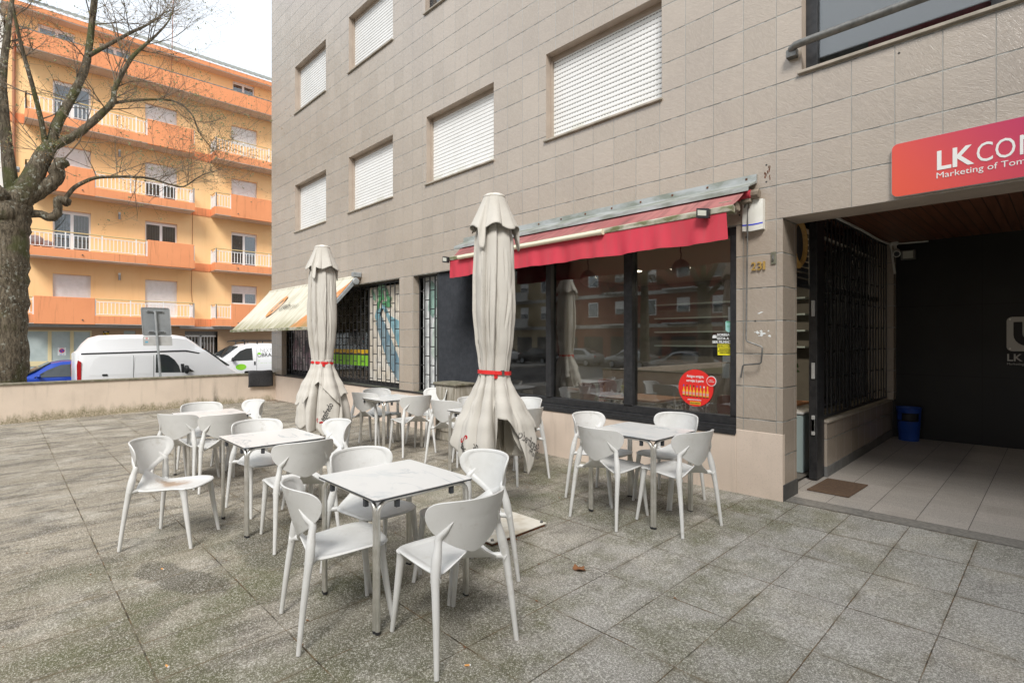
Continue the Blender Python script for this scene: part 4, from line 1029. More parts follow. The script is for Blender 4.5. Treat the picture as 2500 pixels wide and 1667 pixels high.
def make_chair():
    t = thing("terrace_chair", "", "chair", (0,0,0), "white plastic chairs on the terrace")
    # seat: (x, y, z), rear edge rises to a point that meets the backrest
    half = [(0,.262,.478),(.10,.260,.479),(.175,.240,.482),(.212,.190,.487),(.220,.10,.486),(.214,-.01,.476),(.205,-.10,.468),(.196,-.165,.468),(.165,-.198,.480),(.09,-.214,.528),(0,-.232,.585)]
    full = half + [(-x,y,z) for x,y,z in half[-2:0:-1]]
    OL = catmull_closed(full, 3); C = Vector((0,.03,.462))
    def fs_(i, r):
        o = Vector(OL[i]); p = C.lerp(o, r); p.z = C.z + (o.z-C.z)*(r**2.6) + .006*max(0, r-.8)*0
        return p, Vector((0,0,1))
    mb = MB(); shell(mb, OL, fs_, [(.2,0),(.42,0),(.62,0),(.76,0),(.835,0),(.85,.003),(.93,.0035),(.985,.002),(1.0,0)], .014)
    mb.build("seat", M['plastic'], t, smooth=50)
    # backrest: shield outline wrapped round a cylinder
    hb = [(0,.555),(.065,.585),(.125,.622),(.18,.664),(.222,.712),(.243,.762),(.238,.808),(.205,.838),(.14,.850),(.07,.853),(0,.854)]
    fb = hb + [(-u,z) for u,z in hb[-2:0:-1]]
    OB = catmull_closed(fb, 3); CB = (0, .745)
    def wrap(u, z):
        R0 = .288; ph = u/.243*R(58); yb = -.225-.085*(z-.555)/.30
        n = Vector((-sin(ph), cos(ph), .22)).normalized()
        return Vector((R0*sin(ph), yb+R0*(1-cos(ph)), z)), n
    def fb_(i, r):
        o = OB[i]; return wrap(CB[0]+(o[0]-CB[0])*r, CB[1]+(o[1]-CB[1])*r)
    mb = MB(); shell(mb, OB, fb_, [(.15,-.002),(.32,-.002),(.48,-.002),(.64,-.002),(.78,-.002),(.835,-.002),(.85,.001),(.93,.0015),(.985,.001),(1.0,0)], .011)
    mb.build("backrest", M['plastic'], t, smooth=50)
    for s in (1, -1):
        p1, n1 = wrap(.170*s, .655); p2, n2 = wrap(.150*s, .690); p3, n3 = wrap(.134*s, .722); p4, n4 = wrap(.122*s, .745)
        path = smoothpath([(.262*s,-.275,0),(.249*s,-.252,.20),(.238*s,-.228,.38),(.231*s,-.214,.465),(.219*s,-.205,.535),(.205*s,-.197,.60),tuple(p1-n1*.006),tuple(p2-n2*.010),tuple(p3-n3*.011),tuple(p4-n4*.0115)], 4)
        n = len(path); kn = [(0,.0130),(.22,.0200),(.40,.0262),(.46,.0265),(.58,.0205),(.67,.0215),(.78,.0150),(.89,.0075),(1,.001)]
        mb = MB(); mb.tube(path, [lerpk(kn, i/(n-1)) for i in range(n)], 12)
        mb.tube(smoothpath([(.233*s,-.220,.455),(.222*s,-.206,.462),(.200*s,-.186,.462),(.165*s,-.16,.464)], 4), [.030,.028,.025,.0225,.021,.020,.019,.0185,.018,.017,.016,.015,.012], 10)
        mb.build("leg", M['plastic'], t, smooth=60)
        path = smoothpath([(.192*s,.190,.475),(.195*s,.205,.40),(.203*s,.235,.2),(.212*s,.268,0)], 4); n = len(path)
        mb = MB(); mb.tube(path, [lerpk([(0,.034),(.15,.026),(.4,.0215),(1,.0130)], i/(n-1)) for i in range(n)], 12)
        mb.build("leg", M['plastic'], t, smooth=60)
    return t

def make_table():
    t = thing("terrace_table", "", "table", (0,0,0), "marble topped tables on the terrace")
    W, D, H = .375, .355, .770
    mb = MB(); mb.prism(rrect(-W,W,-D,D,.022), 'z', H-.0035, H, 0); mb.prism(rrect(-W,W,-D,D,.022), 'z', H-.013, H-.0035, 1, 1); mb.build("tabletop", [M['marble'], M['edge']], t)
    r = .0145; zt = H-.013-r-.004; B = .075
    def arc(p, q, u):   # inverted U from foot p to foot q
        P, Q = Vector(p), Vector(q); d = (Q-P).normalized(); pts = [P+Vector((0,0,0))]
        for k in range(7):
            a = pi/2*k/6; pts.append(P + d*(B*(1-cos(a))) + Vector((0,0,zt-B+B*sin(a))))
        for k in range(7):
            a = pi/2*(1-k/6); pts.append(Q - d*(B*(1-cos(a))) + Vector((0,0,zt-B+B*sin(a))))
        return pts+[Q]
    ix, iy, g = W-.028, D-.028, .0225
    for p, q in ((((-ix+g), -iy, .012), ((ix-g), -iy, .012)), (((-ix+g), iy, .012), ((ix-g), iy, .012)), ((-ix, -iy+g*.2, .012), (-ix, iy-g*.2, .012)), ((ix, -iy+g*.2, .012), (ix, iy-g*.2, .012))):
        mb = MB(); mb.tube(arc(p, q, 0), r, 12); f = mb.build("frame_tube", M['alu'], t, smooth=60)
        for e in (p, q):
            mb = MB(); mb.lathe([(r+.001,0),(r+.001,.016)], 10, (e[0], e[1], 0)); mb.build("foot_cap", M['ink'], f)
    for sx in (-1,1):
        for sy in (-1,1):
            for a, b in ((ix-.13, iy), (ix, iy-.13)):
                mb = MB(); mb.box((sx*a-.012, sy*b-.012, zt-.042), (sx*a+.012, sy*b+.012, zt+.012)); mb.build("spacer", M['edge'], t)
    return t

TABLES = [(-3.055,1.865,0,"nearest marble topped table in the foreground"),
          (-5.175,1.835,0,"marble topped table behind the stained lone chair, second row on the left"),
          (-7.42,1.90,0,"beige topped marble table farthest left before the low wall"),
          (-2.80,4.375,0,"grey marble table on the right under the cafe window"),
          (-7.16,4.305,0,"marble table in the back row between the two umbrellas"),
          (-4.96,4.34,0,"table mostly hidden behind the big foreground umbrella")]
CH = [  # x, y, facing x, facing y, label
 (-2.40,1.815,-1,.05,"white chair nearest the camera with its back turned, right of the foreground table"),
 (-3.03,1.46,.2,1,"white chair at the near left corner of the foreground table, seat in view"),
 (-3.44,1.93,1,.03,"white chair tucked in on the far left side of the foreground table"),
 (-2.88,2.30,-.04,-1,"white chair behind the foreground table, next to the umbrella base plate"),
 (-5.265,1.06,.36,.39,"lone white chair with a rusty brown stain on its seat, at the left"),
 (-4.55,1.82,-1,.06,"white chair with its back turned between the second table and the foreground table"),
 (-5.58,1.90,1,.02,"white chair facing us behind the second table on the left"),
 (-5.15,2.27,0,-1,"white chair with curved back seen side on, behind the second table"),
 (-7.22,1.60,-.67,.74,"white chair at the near left of the farthest left table, back turned"),
 (-7.80,1.93,1,.02,"white chair facing us behind the farthest left table, brown dirt on its seat"),
 (-6.85,1.84,-1,.05,"white chair with its back turned, right of the farthest left table"),
 (-7.75,2.32,.14,-1,"white chair standing off by itself beyond the farthest left table"),
 (-2.91,4.06,.03,1,"white chair front left at the right table, back turned to us"),
 (-2.40,4.32,-1,.17,"white chair front right at the right table, back turned to us"),
 (-3.31,4.47,1,0,"white chair at the far left of the right table, half behind another chair"),
 (-2.80,4.85,-.04,-1,"white chair at the right table standing closest to the cafe window"),
 (-7.55,4.20,-.42,.9,"white chair left of the back row table, just right of the small umbrella"),
 (-6.66,4.33,-1,.10,"white chair right of the back row table, back turned to us"),
 (-7.58,4.40,1,.0,"white chair behind the back row table facing us"),
 (-7.05,4.90,.17,-1,"white chair of the back row table standing nearest the utility cabinet"),
 (-5.74,4.41,-.28,.96,"white chair left of the big umbrella, back turned to us"),
 (-4.50,4.40,-1,.0,"white chair with only its legs showing right of the big umbrella"),
 (-5.42,4.62,1,0,"white chair half hidden behind the big umbrella in front of the cabinet"),
 (-4.97,4.88,-.04,-1,"white chair between the big umbrella and the cafe window frame"),
]
def furniture():
    t0 = make_table()
    for i, (x, y, a, lab) in enumerate(TABLES):
        t = t0 if i == 0 else copy_tree(t0)
        t.location = (x, y, gz(x, y)); t.rotation_euler.z = a; t["label"] = lab
    c0 = make_chair()
    for i, (x, y, dx, dy, lab) in enumerate(CH):
        t = c0 if i == 0 else copy_tree(c0)
        t.location = (x, y, gz(x, y)); t.rotation_euler.z = math.atan2(dy, dx)-pi/2; t["label"] = lab
        if i in (4, 9):
            for ch in t.children:
                if ch.name.startswith("seat"):
                    ch.data = ch.data.copy(); ch.data.materials[0] = M['plastic_stained']; ch["label"] = "seat with a rusty brown stain"
furniture()

# ------------------------------------------------------------------ folded umbrellas
def umbrella(x, y, lab, front, seed, skirt, texts, base=True):
    zg = gz(x, y)
    u = thing("folded_umbrella", lab, "umbrella", (x, y, zg), "folded umbrellas on the terrace")
    rr = random.Random(seed); ph = [rr.random()*6.28 for _ in range(12)]
    kn = [(2.87,.085),(2.70,.135),(2.5,.174),(2.2,.190),(1.9,.192),(1.65,.170),(1.48,.145),(1.36,.132),(1.30,.145),(1.2,.185),(1.05,.250),(.9,.310),(.75,.345),(.6,.36),(.4,.365)]
    nc = 9; CR = [2*pi*(k+rr.uniform(-.28,.28))/nc for k in range(nc)]; CW = [(rr.uniform(1.5,3.2), rr.random()*6.28, rr.uniform(.04,.13)) for _ in range(nc)]
    SM = [(rr.random()*6.28, rr.uniform(.5,2.6), rr.uniform(.12,.45), rr.uniform(.03,.09), rr.uniform(-.6,.6)) for _ in range(60)]
    AM = [rr.uniform(.7,1.2) for _ in range(nc)]
    def fold(th, z):
        c = sorted(((CR[k]+CW[k][2]*sin(CW[k][0]*z+CW[k][1])) % (2*pi), k) for k in range(nc)); t = th % (2*pi)
        for i in range(nc):
            a, ka = c[i]; b, kb = c[(i+1) % nc]
            bb = b if b > a else b+2*pi; tt = t if t >= a else t+2*pi
            if a <= tt < bb:
                u = (tt-a)/(bb-a); dep = AM[ka]*(1-u)+AM[kb]*u
                w = min(1, max(0, (1.42-z)/.3))       # above the strap wrapped pleats, below it open folds
                e = .10+.05*sin(ka*2.1)
                sw = (u/(1-e))**.8 if u < 1-e else (1-u)/e
                return 1-dep*((1-w)*(1-sw)+w*(1-sin(pi*u**(1.0+.35*sin(ph[2]+ka)))**.6))
        return 1
    def Rr(th, z):
        r = lerpk(kn, z)
        amp = lerpk([(2.87,.05),(2.5,.17),(1.9,.23),(1.5,.26),(1.36,.17),(1.2,.36),(.9,.46),(.5,.50)], z)
        f = 1-amp*(1-fold(th, z))
        for a, zc, zl, am, dr in SM:      # short secondary creases
            q = abs(z-zc)/zl
            if q < 1:
                d = (th-a-dr*(z-zc)+pi) % (2*pi)-pi
                f -= am*(1-q*q)*math.exp(-(d/.045)**2)
                f += am*.55*(1-q*q)*math.exp(-((d-.10)/.06)**2)
        K = skirt(th); sc = K[0] if z < 1.36 else 1
        k = min(1, max(0, (1.36-z)/.45))
        fl = K[4]*min(1, max(0, (1.15-z)/.2)); f = f*(1-fl)+.93*fl       # a panel pulled smooth
        return r*f*(1+(sc-1)*k)
    nu = 320
    def can(a, v):
        th = 2*pi*a; zt, zl = 2.86, skirt(th)[1]
        z = zt+(zl-zt)*v; r = Rr(th, z); return (x+r*cos(th), y+r*sin(th), zg+z)
    mb = MB(); mb.grid(can, nu, 110, closed=True)
    cn = mb.build("canopy", M['canvas'], u, smooth=80)
    sol = cn.modifiers.new("thick", 'SOLIDIFY'); sol.thickness = .004; sol.offset = -1
    def can2(a, v):      # second layer of the folded skirt
        th = 2*pi*a; zt = 1.40; zl = skirt(th)[2]; z = zt+(zl-zt)*v; m = skirt(th)[3]
        r = max(.05, Rr(th+.23, z)*(m+ (.0 if m < 1 else .02*sin(9*th))) + (.012*v if m > 1 else 0)); return (x+r*cos(th), y+r*sin(th), zg+z)
    mb = MB(); mb.grid(can2, 160, 40, closed=True); i2 = mb.build("skirt_fold", M['canvas'], u, smooth=80)
    sol = i2.modifiers.new("thick", 'SOLIDIFY'); sol.thickness = .004; sol.offset = -1
    # vent flap with a scalloped edge and its tongues
    def vent(a, v):
        th = 2*pi*a; d = (th-front+.12+pi) % 2.0-1.0; zl = 2.615-.165*max(0,1-(d/.17)**4)**.5 - .022*sin(5*th+ph[8]); z = 2.91+(zl-2.91)*v
        r = .090+.128*v**1.05; r *= 1-.16*v*(1-abs(sin(3.5*th+ph[9]+.3*sin(2*th)))**.6) + .04*v*sin(8*th+ph[10])
        r = max(r, Rr(th, min(2.86, z))+.006)
        return (x+r*cos(th), y+r*sin(th), zg+z)
    mb = MB(); mb.grid(vent, 240, 22, closed=True); vv = mb.build("vent_flap", M['canvas'], u, smooth=70)
    sol = vv.modifiers.new("thick", 'SOLIDIFY'); sol.thickness = .004
    mb = MB(); mb.lathe([(.088,2.900),(.100,2.902),(.101,2.910),(.096,2.918),(.070,2.932),(.030,2.942),(.001,2.944)], 28, (x,y,zg)); mb.build("top_cap", M['polewhite'], u, smooth=50)
    mb = MB(); mb.tube([(x,y,zg+.02),(x,y,zg+2.9)], .0255, 16); mb.tube([(x,y,zg+.70),(x,y,zg+.78)], .036, 16); mb.tube([(x,y,zg+.02),(x,y,zg+.45)], .030, 16); pl = mb.build("pole", M['polewhite'], u, smooth=40)
    ca, sa = cos(front+pi/2), sin(front+pi/2)
    mb = MB(); q = lambda d, z: (x+ca*d, y+sa*d, zg+z)
    mb.tube([q(.035,.95),q(.04,.72),q(.075,.60),q(.085,.50),q(.07,.48),q(.03,.485)], .006, 8); mb.build("crank_handle", M['polewhite'], pl, smooth=40)
    mb = MB(); mb.tube([q(.03,.34),q(.055,.34)], .012, 8); mb.lathe([(.001,-.012),(.02,-.008),(.02,.008),(.001,.012)], 10, q(.062,.34)); mb.build("knob", M['ink'], pl)
    mb = MB(); n = 90; V = []
    for k in range(n):
        th = 2*pi*k/n; r = max(Rr(th+q, zz) for q in (-.3,-.2,-.1,0,.1,.2,.3) for zz in (1.335,1.36,1.39))+.011
        dz = .010*sin(th+ph[1])
        V += [(x+r*cos(th), y+r*sin(th), zg+1.345+dz), (x+(r-.001)*cos(th), y+(r-.001)*sin(th), zg+1.378+dz)]
    mb.add(V, [(2*k, 2*((k+1)%n), 2*((k+1)%n)+1, 2*k+1) for k in range(n)])
    th = front+.1; r = Rr(th,1.35)+.012; mb.box((x+r*cos(th)-.012, y+r*sin(th)-.012, zg+1.315), (x+r*cos(th)+.012, y+r*sin(th)+.012, zg+1.37))
    st = mb.build("strap", M['strap'], u)
    mb = MB(); th = front+.55; r = Rr(th,1.36)+.010; mb.box((x+r*cos(th)-.012, y+r*sin(th)-.012, zg+1.342), (x+r*cos(th)+.012, y+r*sin(th)+.012, zg+1.385)); mb.build("buckle", M['steel'], st)
    mb = MB(); mb.prism(circ(0,0,.011,12), 'z', 0, .002); 
    th = front-.35; r = Rr(th,1.362)+.008
    mb.v = [(x+(r+p[2])*cos(th)-p[0]*sin(th), y+(r+p[2])*sin(th)+p[0]*cos(th), zg+1.362+p[1]) for p in mb.v]; mb.build("badge", M['paper'], st)
    # printed wordmark, laid on the cloth
    for (dth, z0, ang, hh, parts, inner) in texts:
        mb = MB(); c, s_ = cos(ang), sin(ang)
        def put(a, b, k, off=0):
            a += off; a = -a if inner else a; uu, ww = a*c-b*s_, a*s_+b*c
            z = z0+ww; th = front+dth+uu/max(.2, lerpk(kn, z))
            r = Rr(th, z)+.007
            return (x+r*cos(th), y+r*sin(th), zg+z)
        off = 0
        for tx, mi, h, adv, dy in parts:
            mb.text(tx, lambda a, b, k, off=off, dy=dy: put(a, b+dy, k, off), w=adv*.94, h=h, mi=mi, bold=.012); off += adv
        mb.build("wordmark", [M['inkred'], M['ink'], M['inkgrey']], u)
    if base:
        bx0, bx1, by0, by1 = -3.84, -3.175, 2.825, 3.465
        mb = MB(); q = [(bx0,by0),(bx1,by0),(bx1,by1),(bx0,by1)]
        vs = [(a,b,gz(a,b)+.022) for a,b in q]+[(a,b,gz(a,b)+.034) for a,b in q]
        mb.add(vs, [(0,3,2,1),(4,5,6,7),(0,1,5,4),(1,2,6,5),(2,3,7,6),(3,0,4,7)]); bp = mb.build("base_plate", M['baseplate'], u, bevel=.003)
        mb = MB(); q = [(bx0+.01,by0+.01),(bx1-.01,by0+.01),(bx1-.01,by1-.01),(bx0+.01,by1-.01)]
        vs = [(a,b,gz(a,b)+.002) for a,b in q]+[(a,b,gz(a,b)+.022) for a,b in q]
        mb.add(vs, [(0,3,2,1),(4,5,6,7),(0,1,5,4),(1,2,6,5),(2,3,7,6),(3,0,4,7)]); mb.build("under_frame", M['rust'], bp)
        mb = MB()
        for a, b in ((bx0+.03,by0+.03),(bx1-.03,by0+.03),(bx1-.03,by1-.03),(bx0+.03,by1-.03)): mb.lathe([(.014,.034),(.014,.046),(.008,.05)], 8, (a,b,gz(a,b)))
        mb.build("bolt", M['steel'], bp)
    else:
        mb = MB(); mb.box((x-.32,y-.32,zg+.002),(x+.32,y+.32,zg+.03)); mb.build("base_plate", M['baseplate'], u, bevel=.003)
    return u

def umbrellas():
    def knots(tab, d):
        d = math.degrees((d+pi) % (2*pi)-pi)
        for p, q in zip(tab, tab[1:]):
            if p[0] <= d <= q[0]:
                t = (d-p[0])/(q[0]-p[0]); return [p[i]+(q[i]-p[i])*t for i in range(1, len(p))]
        return tab[0][1:]
    f1 = math.atan2(-3.15, 3.51)
    # angle from the camera (+ is its right hand): width, hem, inner hem
    T1 = [(-180,1,.66,.60),(-150,1.05,.76,.62),(-120,1.1,.70,.70),(-98,1.16,.86,.66),(-82,1.12,.72,.72),(-60,1.0,.60,.66),(-38,.95,.63,.7),(-20,.92,.575,.8),(-4,.88,.58,1.0),(2,.86,.60,1.1),(7,.95,.985,1.1),(24,1.0,.975,1.08),(36,1.02,.90,1.0),(46,1.05,.84,.8),(58,1.0,.49,.7),(68,1.05,.56,.66),(84,1.22,.84,.62),(98,1.26,.86,.60),(125,1.15,.72,.62),(150,1.0,.62,.60),(180,1,.66,.60)]
    def sk1(th): k = knots(T1, th-f1); d = math.degrees((th-f1+pi) % (2*pi)-pi); return k[0], k[1], k[2], .74, max(math.exp(-((d-68)/26)**4), .8*math.exp(-((d+64)/16)**4), .7*math.exp(-((d+28)/14)**4))
    umbrella(-3.51, 3.15, "large folded beige umbrella with a red strap in the centre foreground", f1, 3, sk1,
             [(-1.12,.80,R(-58),.075,[("S",0,.10,.045,0),("egafredo",1,.055,.16,0)],False), (-.62,.70,R(35),.07,[("do",1,.07,.075,0)],False),
              (1.36,.66,R(-40),.07,[("Segafredo",2,.085,.27,0)],True), (1.34,.60,R(-40),.07,[("ZANETTI",2,.03,.14,0)],True)])
    f2 = math.atan2(-3.12, 6.94)
    T2 = [(-180,.9,.50,.98),(-150,.92,.60,.90),(-125,.95,.48,.99),(-98,.98,.47,.96),(-80,.95,.58,.80),(-62,.92,.50,.97),(-45,.92,.60,.84),(-30,.95,.46,1.05),(-12,.9,.52,1.12),(2,.92,.42,1.04),(14,.92,.44,.98),(32,.95,.50,.86),(50,.95,.60,.78),(66,.98,.49,.95),(95,1.02,.47,.92),(120,.95,.58,.99),(150,.92,.50,.9),(180,.9,.50,.98)]
    def sk2(th): k = knots(T2, th-f2); d = math.degrees((th-f2+pi) % (2*pi)-pi); return k[0], k[1], k[2], 1.06, math.exp(-((d-14)/26)**4)
    umbrella(-6.94, 3.12, "smaller looking folded beige umbrella farther back with red wordmark at its hem", f2, 11, sk2,
             [(-.02,.555,R(58),.07,[("S",0,.16,.065,-.04),("egafredo",1,.085,.26,0)],False), (.13,.545,R(58),.07,[("ZANETTI",1,.028,.14,0)],False)], base=False)
    # torn upper hems over the skirt of the far umbrella
umbrellas()

# ------------------------------------------------------------------ street side
def street_side():
    w = thing("low_wall", "low pinkish rendered terrace wall with mossy base and stone coping", "wall", (-15.5, 1.3, -.1))
    MB().box((-15.60,-3.0,STREET),(-15.40,5.558,.64)).build("wall", M['lowwall'], w)
    mb = MB(); rr = random.Random(2); y = -3.0
    while y < 5.55:
        y1 = min(5.556, y+1.35); mb.box((-15.635,y+.003,.642),(-15.372,y1-.003,.680)); y = y1
    mb.build("coping", M['coping'], w, bevel=.006)
    prof = [(-15.72,.50),(-15.70,.66),(-15.655,.715),(-15.52,.735),(-15.40,.725),(-15.350,.69),(-15.335,.58),(-15.325,.45),(-15.335,.31)]
    P = smoothpath([(x,0,z) for x,z in prof], 3); mb = MB()
    def mat_(u, v):
        i = min(len(P)-1, int(round(v*(len(P)-1)))); p = P[i]
        return (p.x+.006*sin(u*5+v*3), 4.83+.63*u+.03*(v-.5)*(u-.5), p.z+.006*sin(u*7))
    mb.grid(mat_, 14, len(P)-1); o = mb.build("rubber_mat", M['blackmatte'], None, loc=(-15.4,5.1,.6), smooth=60)
    so = o.modifiers.new("thick", 'SOLIDIFY'); so.thickness = .012
    tag(o, "black rubber mat hanging over the end of the low wall", "mat")

    # parking sign seen from behind
    s = thing("traffic_sign", "grey back of a square traffic sign on a leaning pole", "traffic sign", (-16.6, 3.06, STREET+.13))
    lean = lambda z: 3.035-(z-.647)*.068
    mb = MB(); mb.tube([(-16.6,lean(STREET),STREET),(-16.6,lean(2.36),2.36)], .030, 12); mb.build("pole", M['galv'], s, smooth=40)
    def plate(y0, y1, z0, z1, mat, nm, r=.04):
        mb = MB(); mb.prism([(y-(z-1.9)*.068+.0, z) for y, z in rrect(y0,y1,z0,z1,r)], 'x', -16.652, -16.642)
        return mb.build(nm, mat, s)
    p = plate(2.645,3.285,1.70,2.44,M['signgrey'],"plate",.05)
    mb = MB(); mb.prism([(y-(z-1.9)*.068, z) for y, z in rrect(2.640,3.290,1.695,2.445,.05)], 'x', -16.641, -16.630)
    mb2 = MB()
    for yy, zz in ((0,0),):
        o = rrect(2.640,3.290,1.695,2.445,.05); i = rrect(2.662,3.268,1.717,2.423,.04)
        V = [(-16.632, y-(z-1.9)*.068, z) for y,z in o]+[(-16.632, y-(z-1.9)*.068, z) for y,z in i]; n = len(o)
        mb2.add(V, [(k,(k+1)%n,n+(k+1)%n,n+k) for k in range(n)])
        V2 = [(-16.652, y-(z-1.9)*.068, z) for y,z in o]; mb2.add(V[:n]+V2, [(k,(k+1)%n,n+(k+1)%n,n+k) for k in range(n)])
    mb2.build("rim", M['galv'], p)
    lp = plate(2.64,3.29,1.44,1.685,M['signgrey2'],"lower_plate",.015)
    for z in (1.80, 2.34):
        mb = MB(); c = lean(z); mb.box((-16.640,c-.19,z-.018),(-16.612,c+.19,z+.018)); b = mb.build("clamp", M['galv'], s)
        mb = MB(); mb.box((-16.614,c-.17,z-.008),(-16.608,c-.05,z+.008)); mb.box((-16.614,c+.05,z-.008),(-16.608,c+.17,z+.008)); mb.build("slot", M['ink'], b)
    mb = MB(); mb.box((-16.6405,2.69,1.60),(-16.639,2.79,1.665)); mb.build("sticker", M['paper'], lp)
    mb = MB(); mb.box((-16.6385,2.715,1.612),(-16.6375,2.765,1.652), 0); mb.box((-16.6405,2.71,1.52),(-16.639,2.77,1.555), 1); mb.build("print", [simple("pink_print", (.62,.25,.25), .6), simple("cyan_print_small", (.08,.40,.60), .6)], lp)

    # street lamp column beyond
    l = thing("street_lamp", "grey street lamp column beside the orange building", "street lamp", (-26, .29, STREET))
    mb = MB(); mb.tube([(-26,.29,STREET),(-26,.29,7.62)], [.16]+[.085], 14); mb.build("column", M['galv'], l, smooth=40)
    mb = MB(); mb.box((-26.2,.10,7.62),(-25.8,.48,7.74)); mb.build("lamp_head", M['galv'], l, bevel=.02)
street_side()

# ------------------------------------------------------------------ vehicles (local: front towards +y, on z = 0)
def body(mb, st, half, n_extra=0):
    """st: (y, zb, zr, width factor); half(zb, zr) -> outline from the belly to the roof centre"""
    rings = []
    for y, zb, zr, wf in st:
        h = half(zb, zr); rings.append([(x*wf, y, z) for x, z in h] + [(-x*wf, y, z) for x, z in h[-2:0:-1]])
    n = len(rings[0]); vs = [p for r in rings for p in r]; fs = []
    for i in range(len(rings)-1):
        for k in range(n): fs.append((i*n+k, (i+1)*n+k, (i+1)*n+(k+1)%n, i*n+(k+1)%n))
    fs.append(tuple(range(n))); fs.append(tuple((len(rings)-1)*n+k for k in range(n))[::-1])
    mb.add(vs, fs)
def wheels(t, ys, x, r):
    for y in ys:
        for s in (1,-1):
            mb = MB()
            prof = [(r*.72,-.1),(r*.96,-.1),(r,-.07),(r,.07),(r*.96,.1),(r*.72,.1)]
            V = []; n = 24
            for rad, o in prof: V += [(s*x+o, y+rad*cos(2*pi*k/n), r+rad*sin(2*pi*k/n)) for k in range(n)]
            mb.add(V, [(i*n+k, i*n+(k+1)%n, (i+1)*n+(k+1)%n, (i+1)*n+k) for i in range(len(prof)-1) for k in range(n)])
            w = mb.build("wheel", M['tyre'], t, smooth=40)
            mb = MB(); mb.prism([(y+r*.74*cos(2*pi*k/n), r+r*.74*sin(2*pi*k/n)) for k in range(n)], 'x', s*x-.09, s*x+.09); mb.build("rim", M['galv'], w)
def side_panel(t, nm, mat, poly, xf, off=.006, th=.004, par=None, both=True):
    o = None
    for s in ((1,-1) if both else (1,)):
        mb = MB(); a = [(s*(xf(z)+off), y, z) for y, z in poly]; b = [(s*(xf(z)+off-th-.02), y, z) for y, z in poly]; n = len(poly)
        mb.add(a+b, [tuple(range(n)), tuple(range(n, 2*n))[::-1]]+[(i, n+i, n+(i+1)%n, (i+1)%n) for i in range(n)])
        o = mb.build(nm, mat, par or t)
    return o

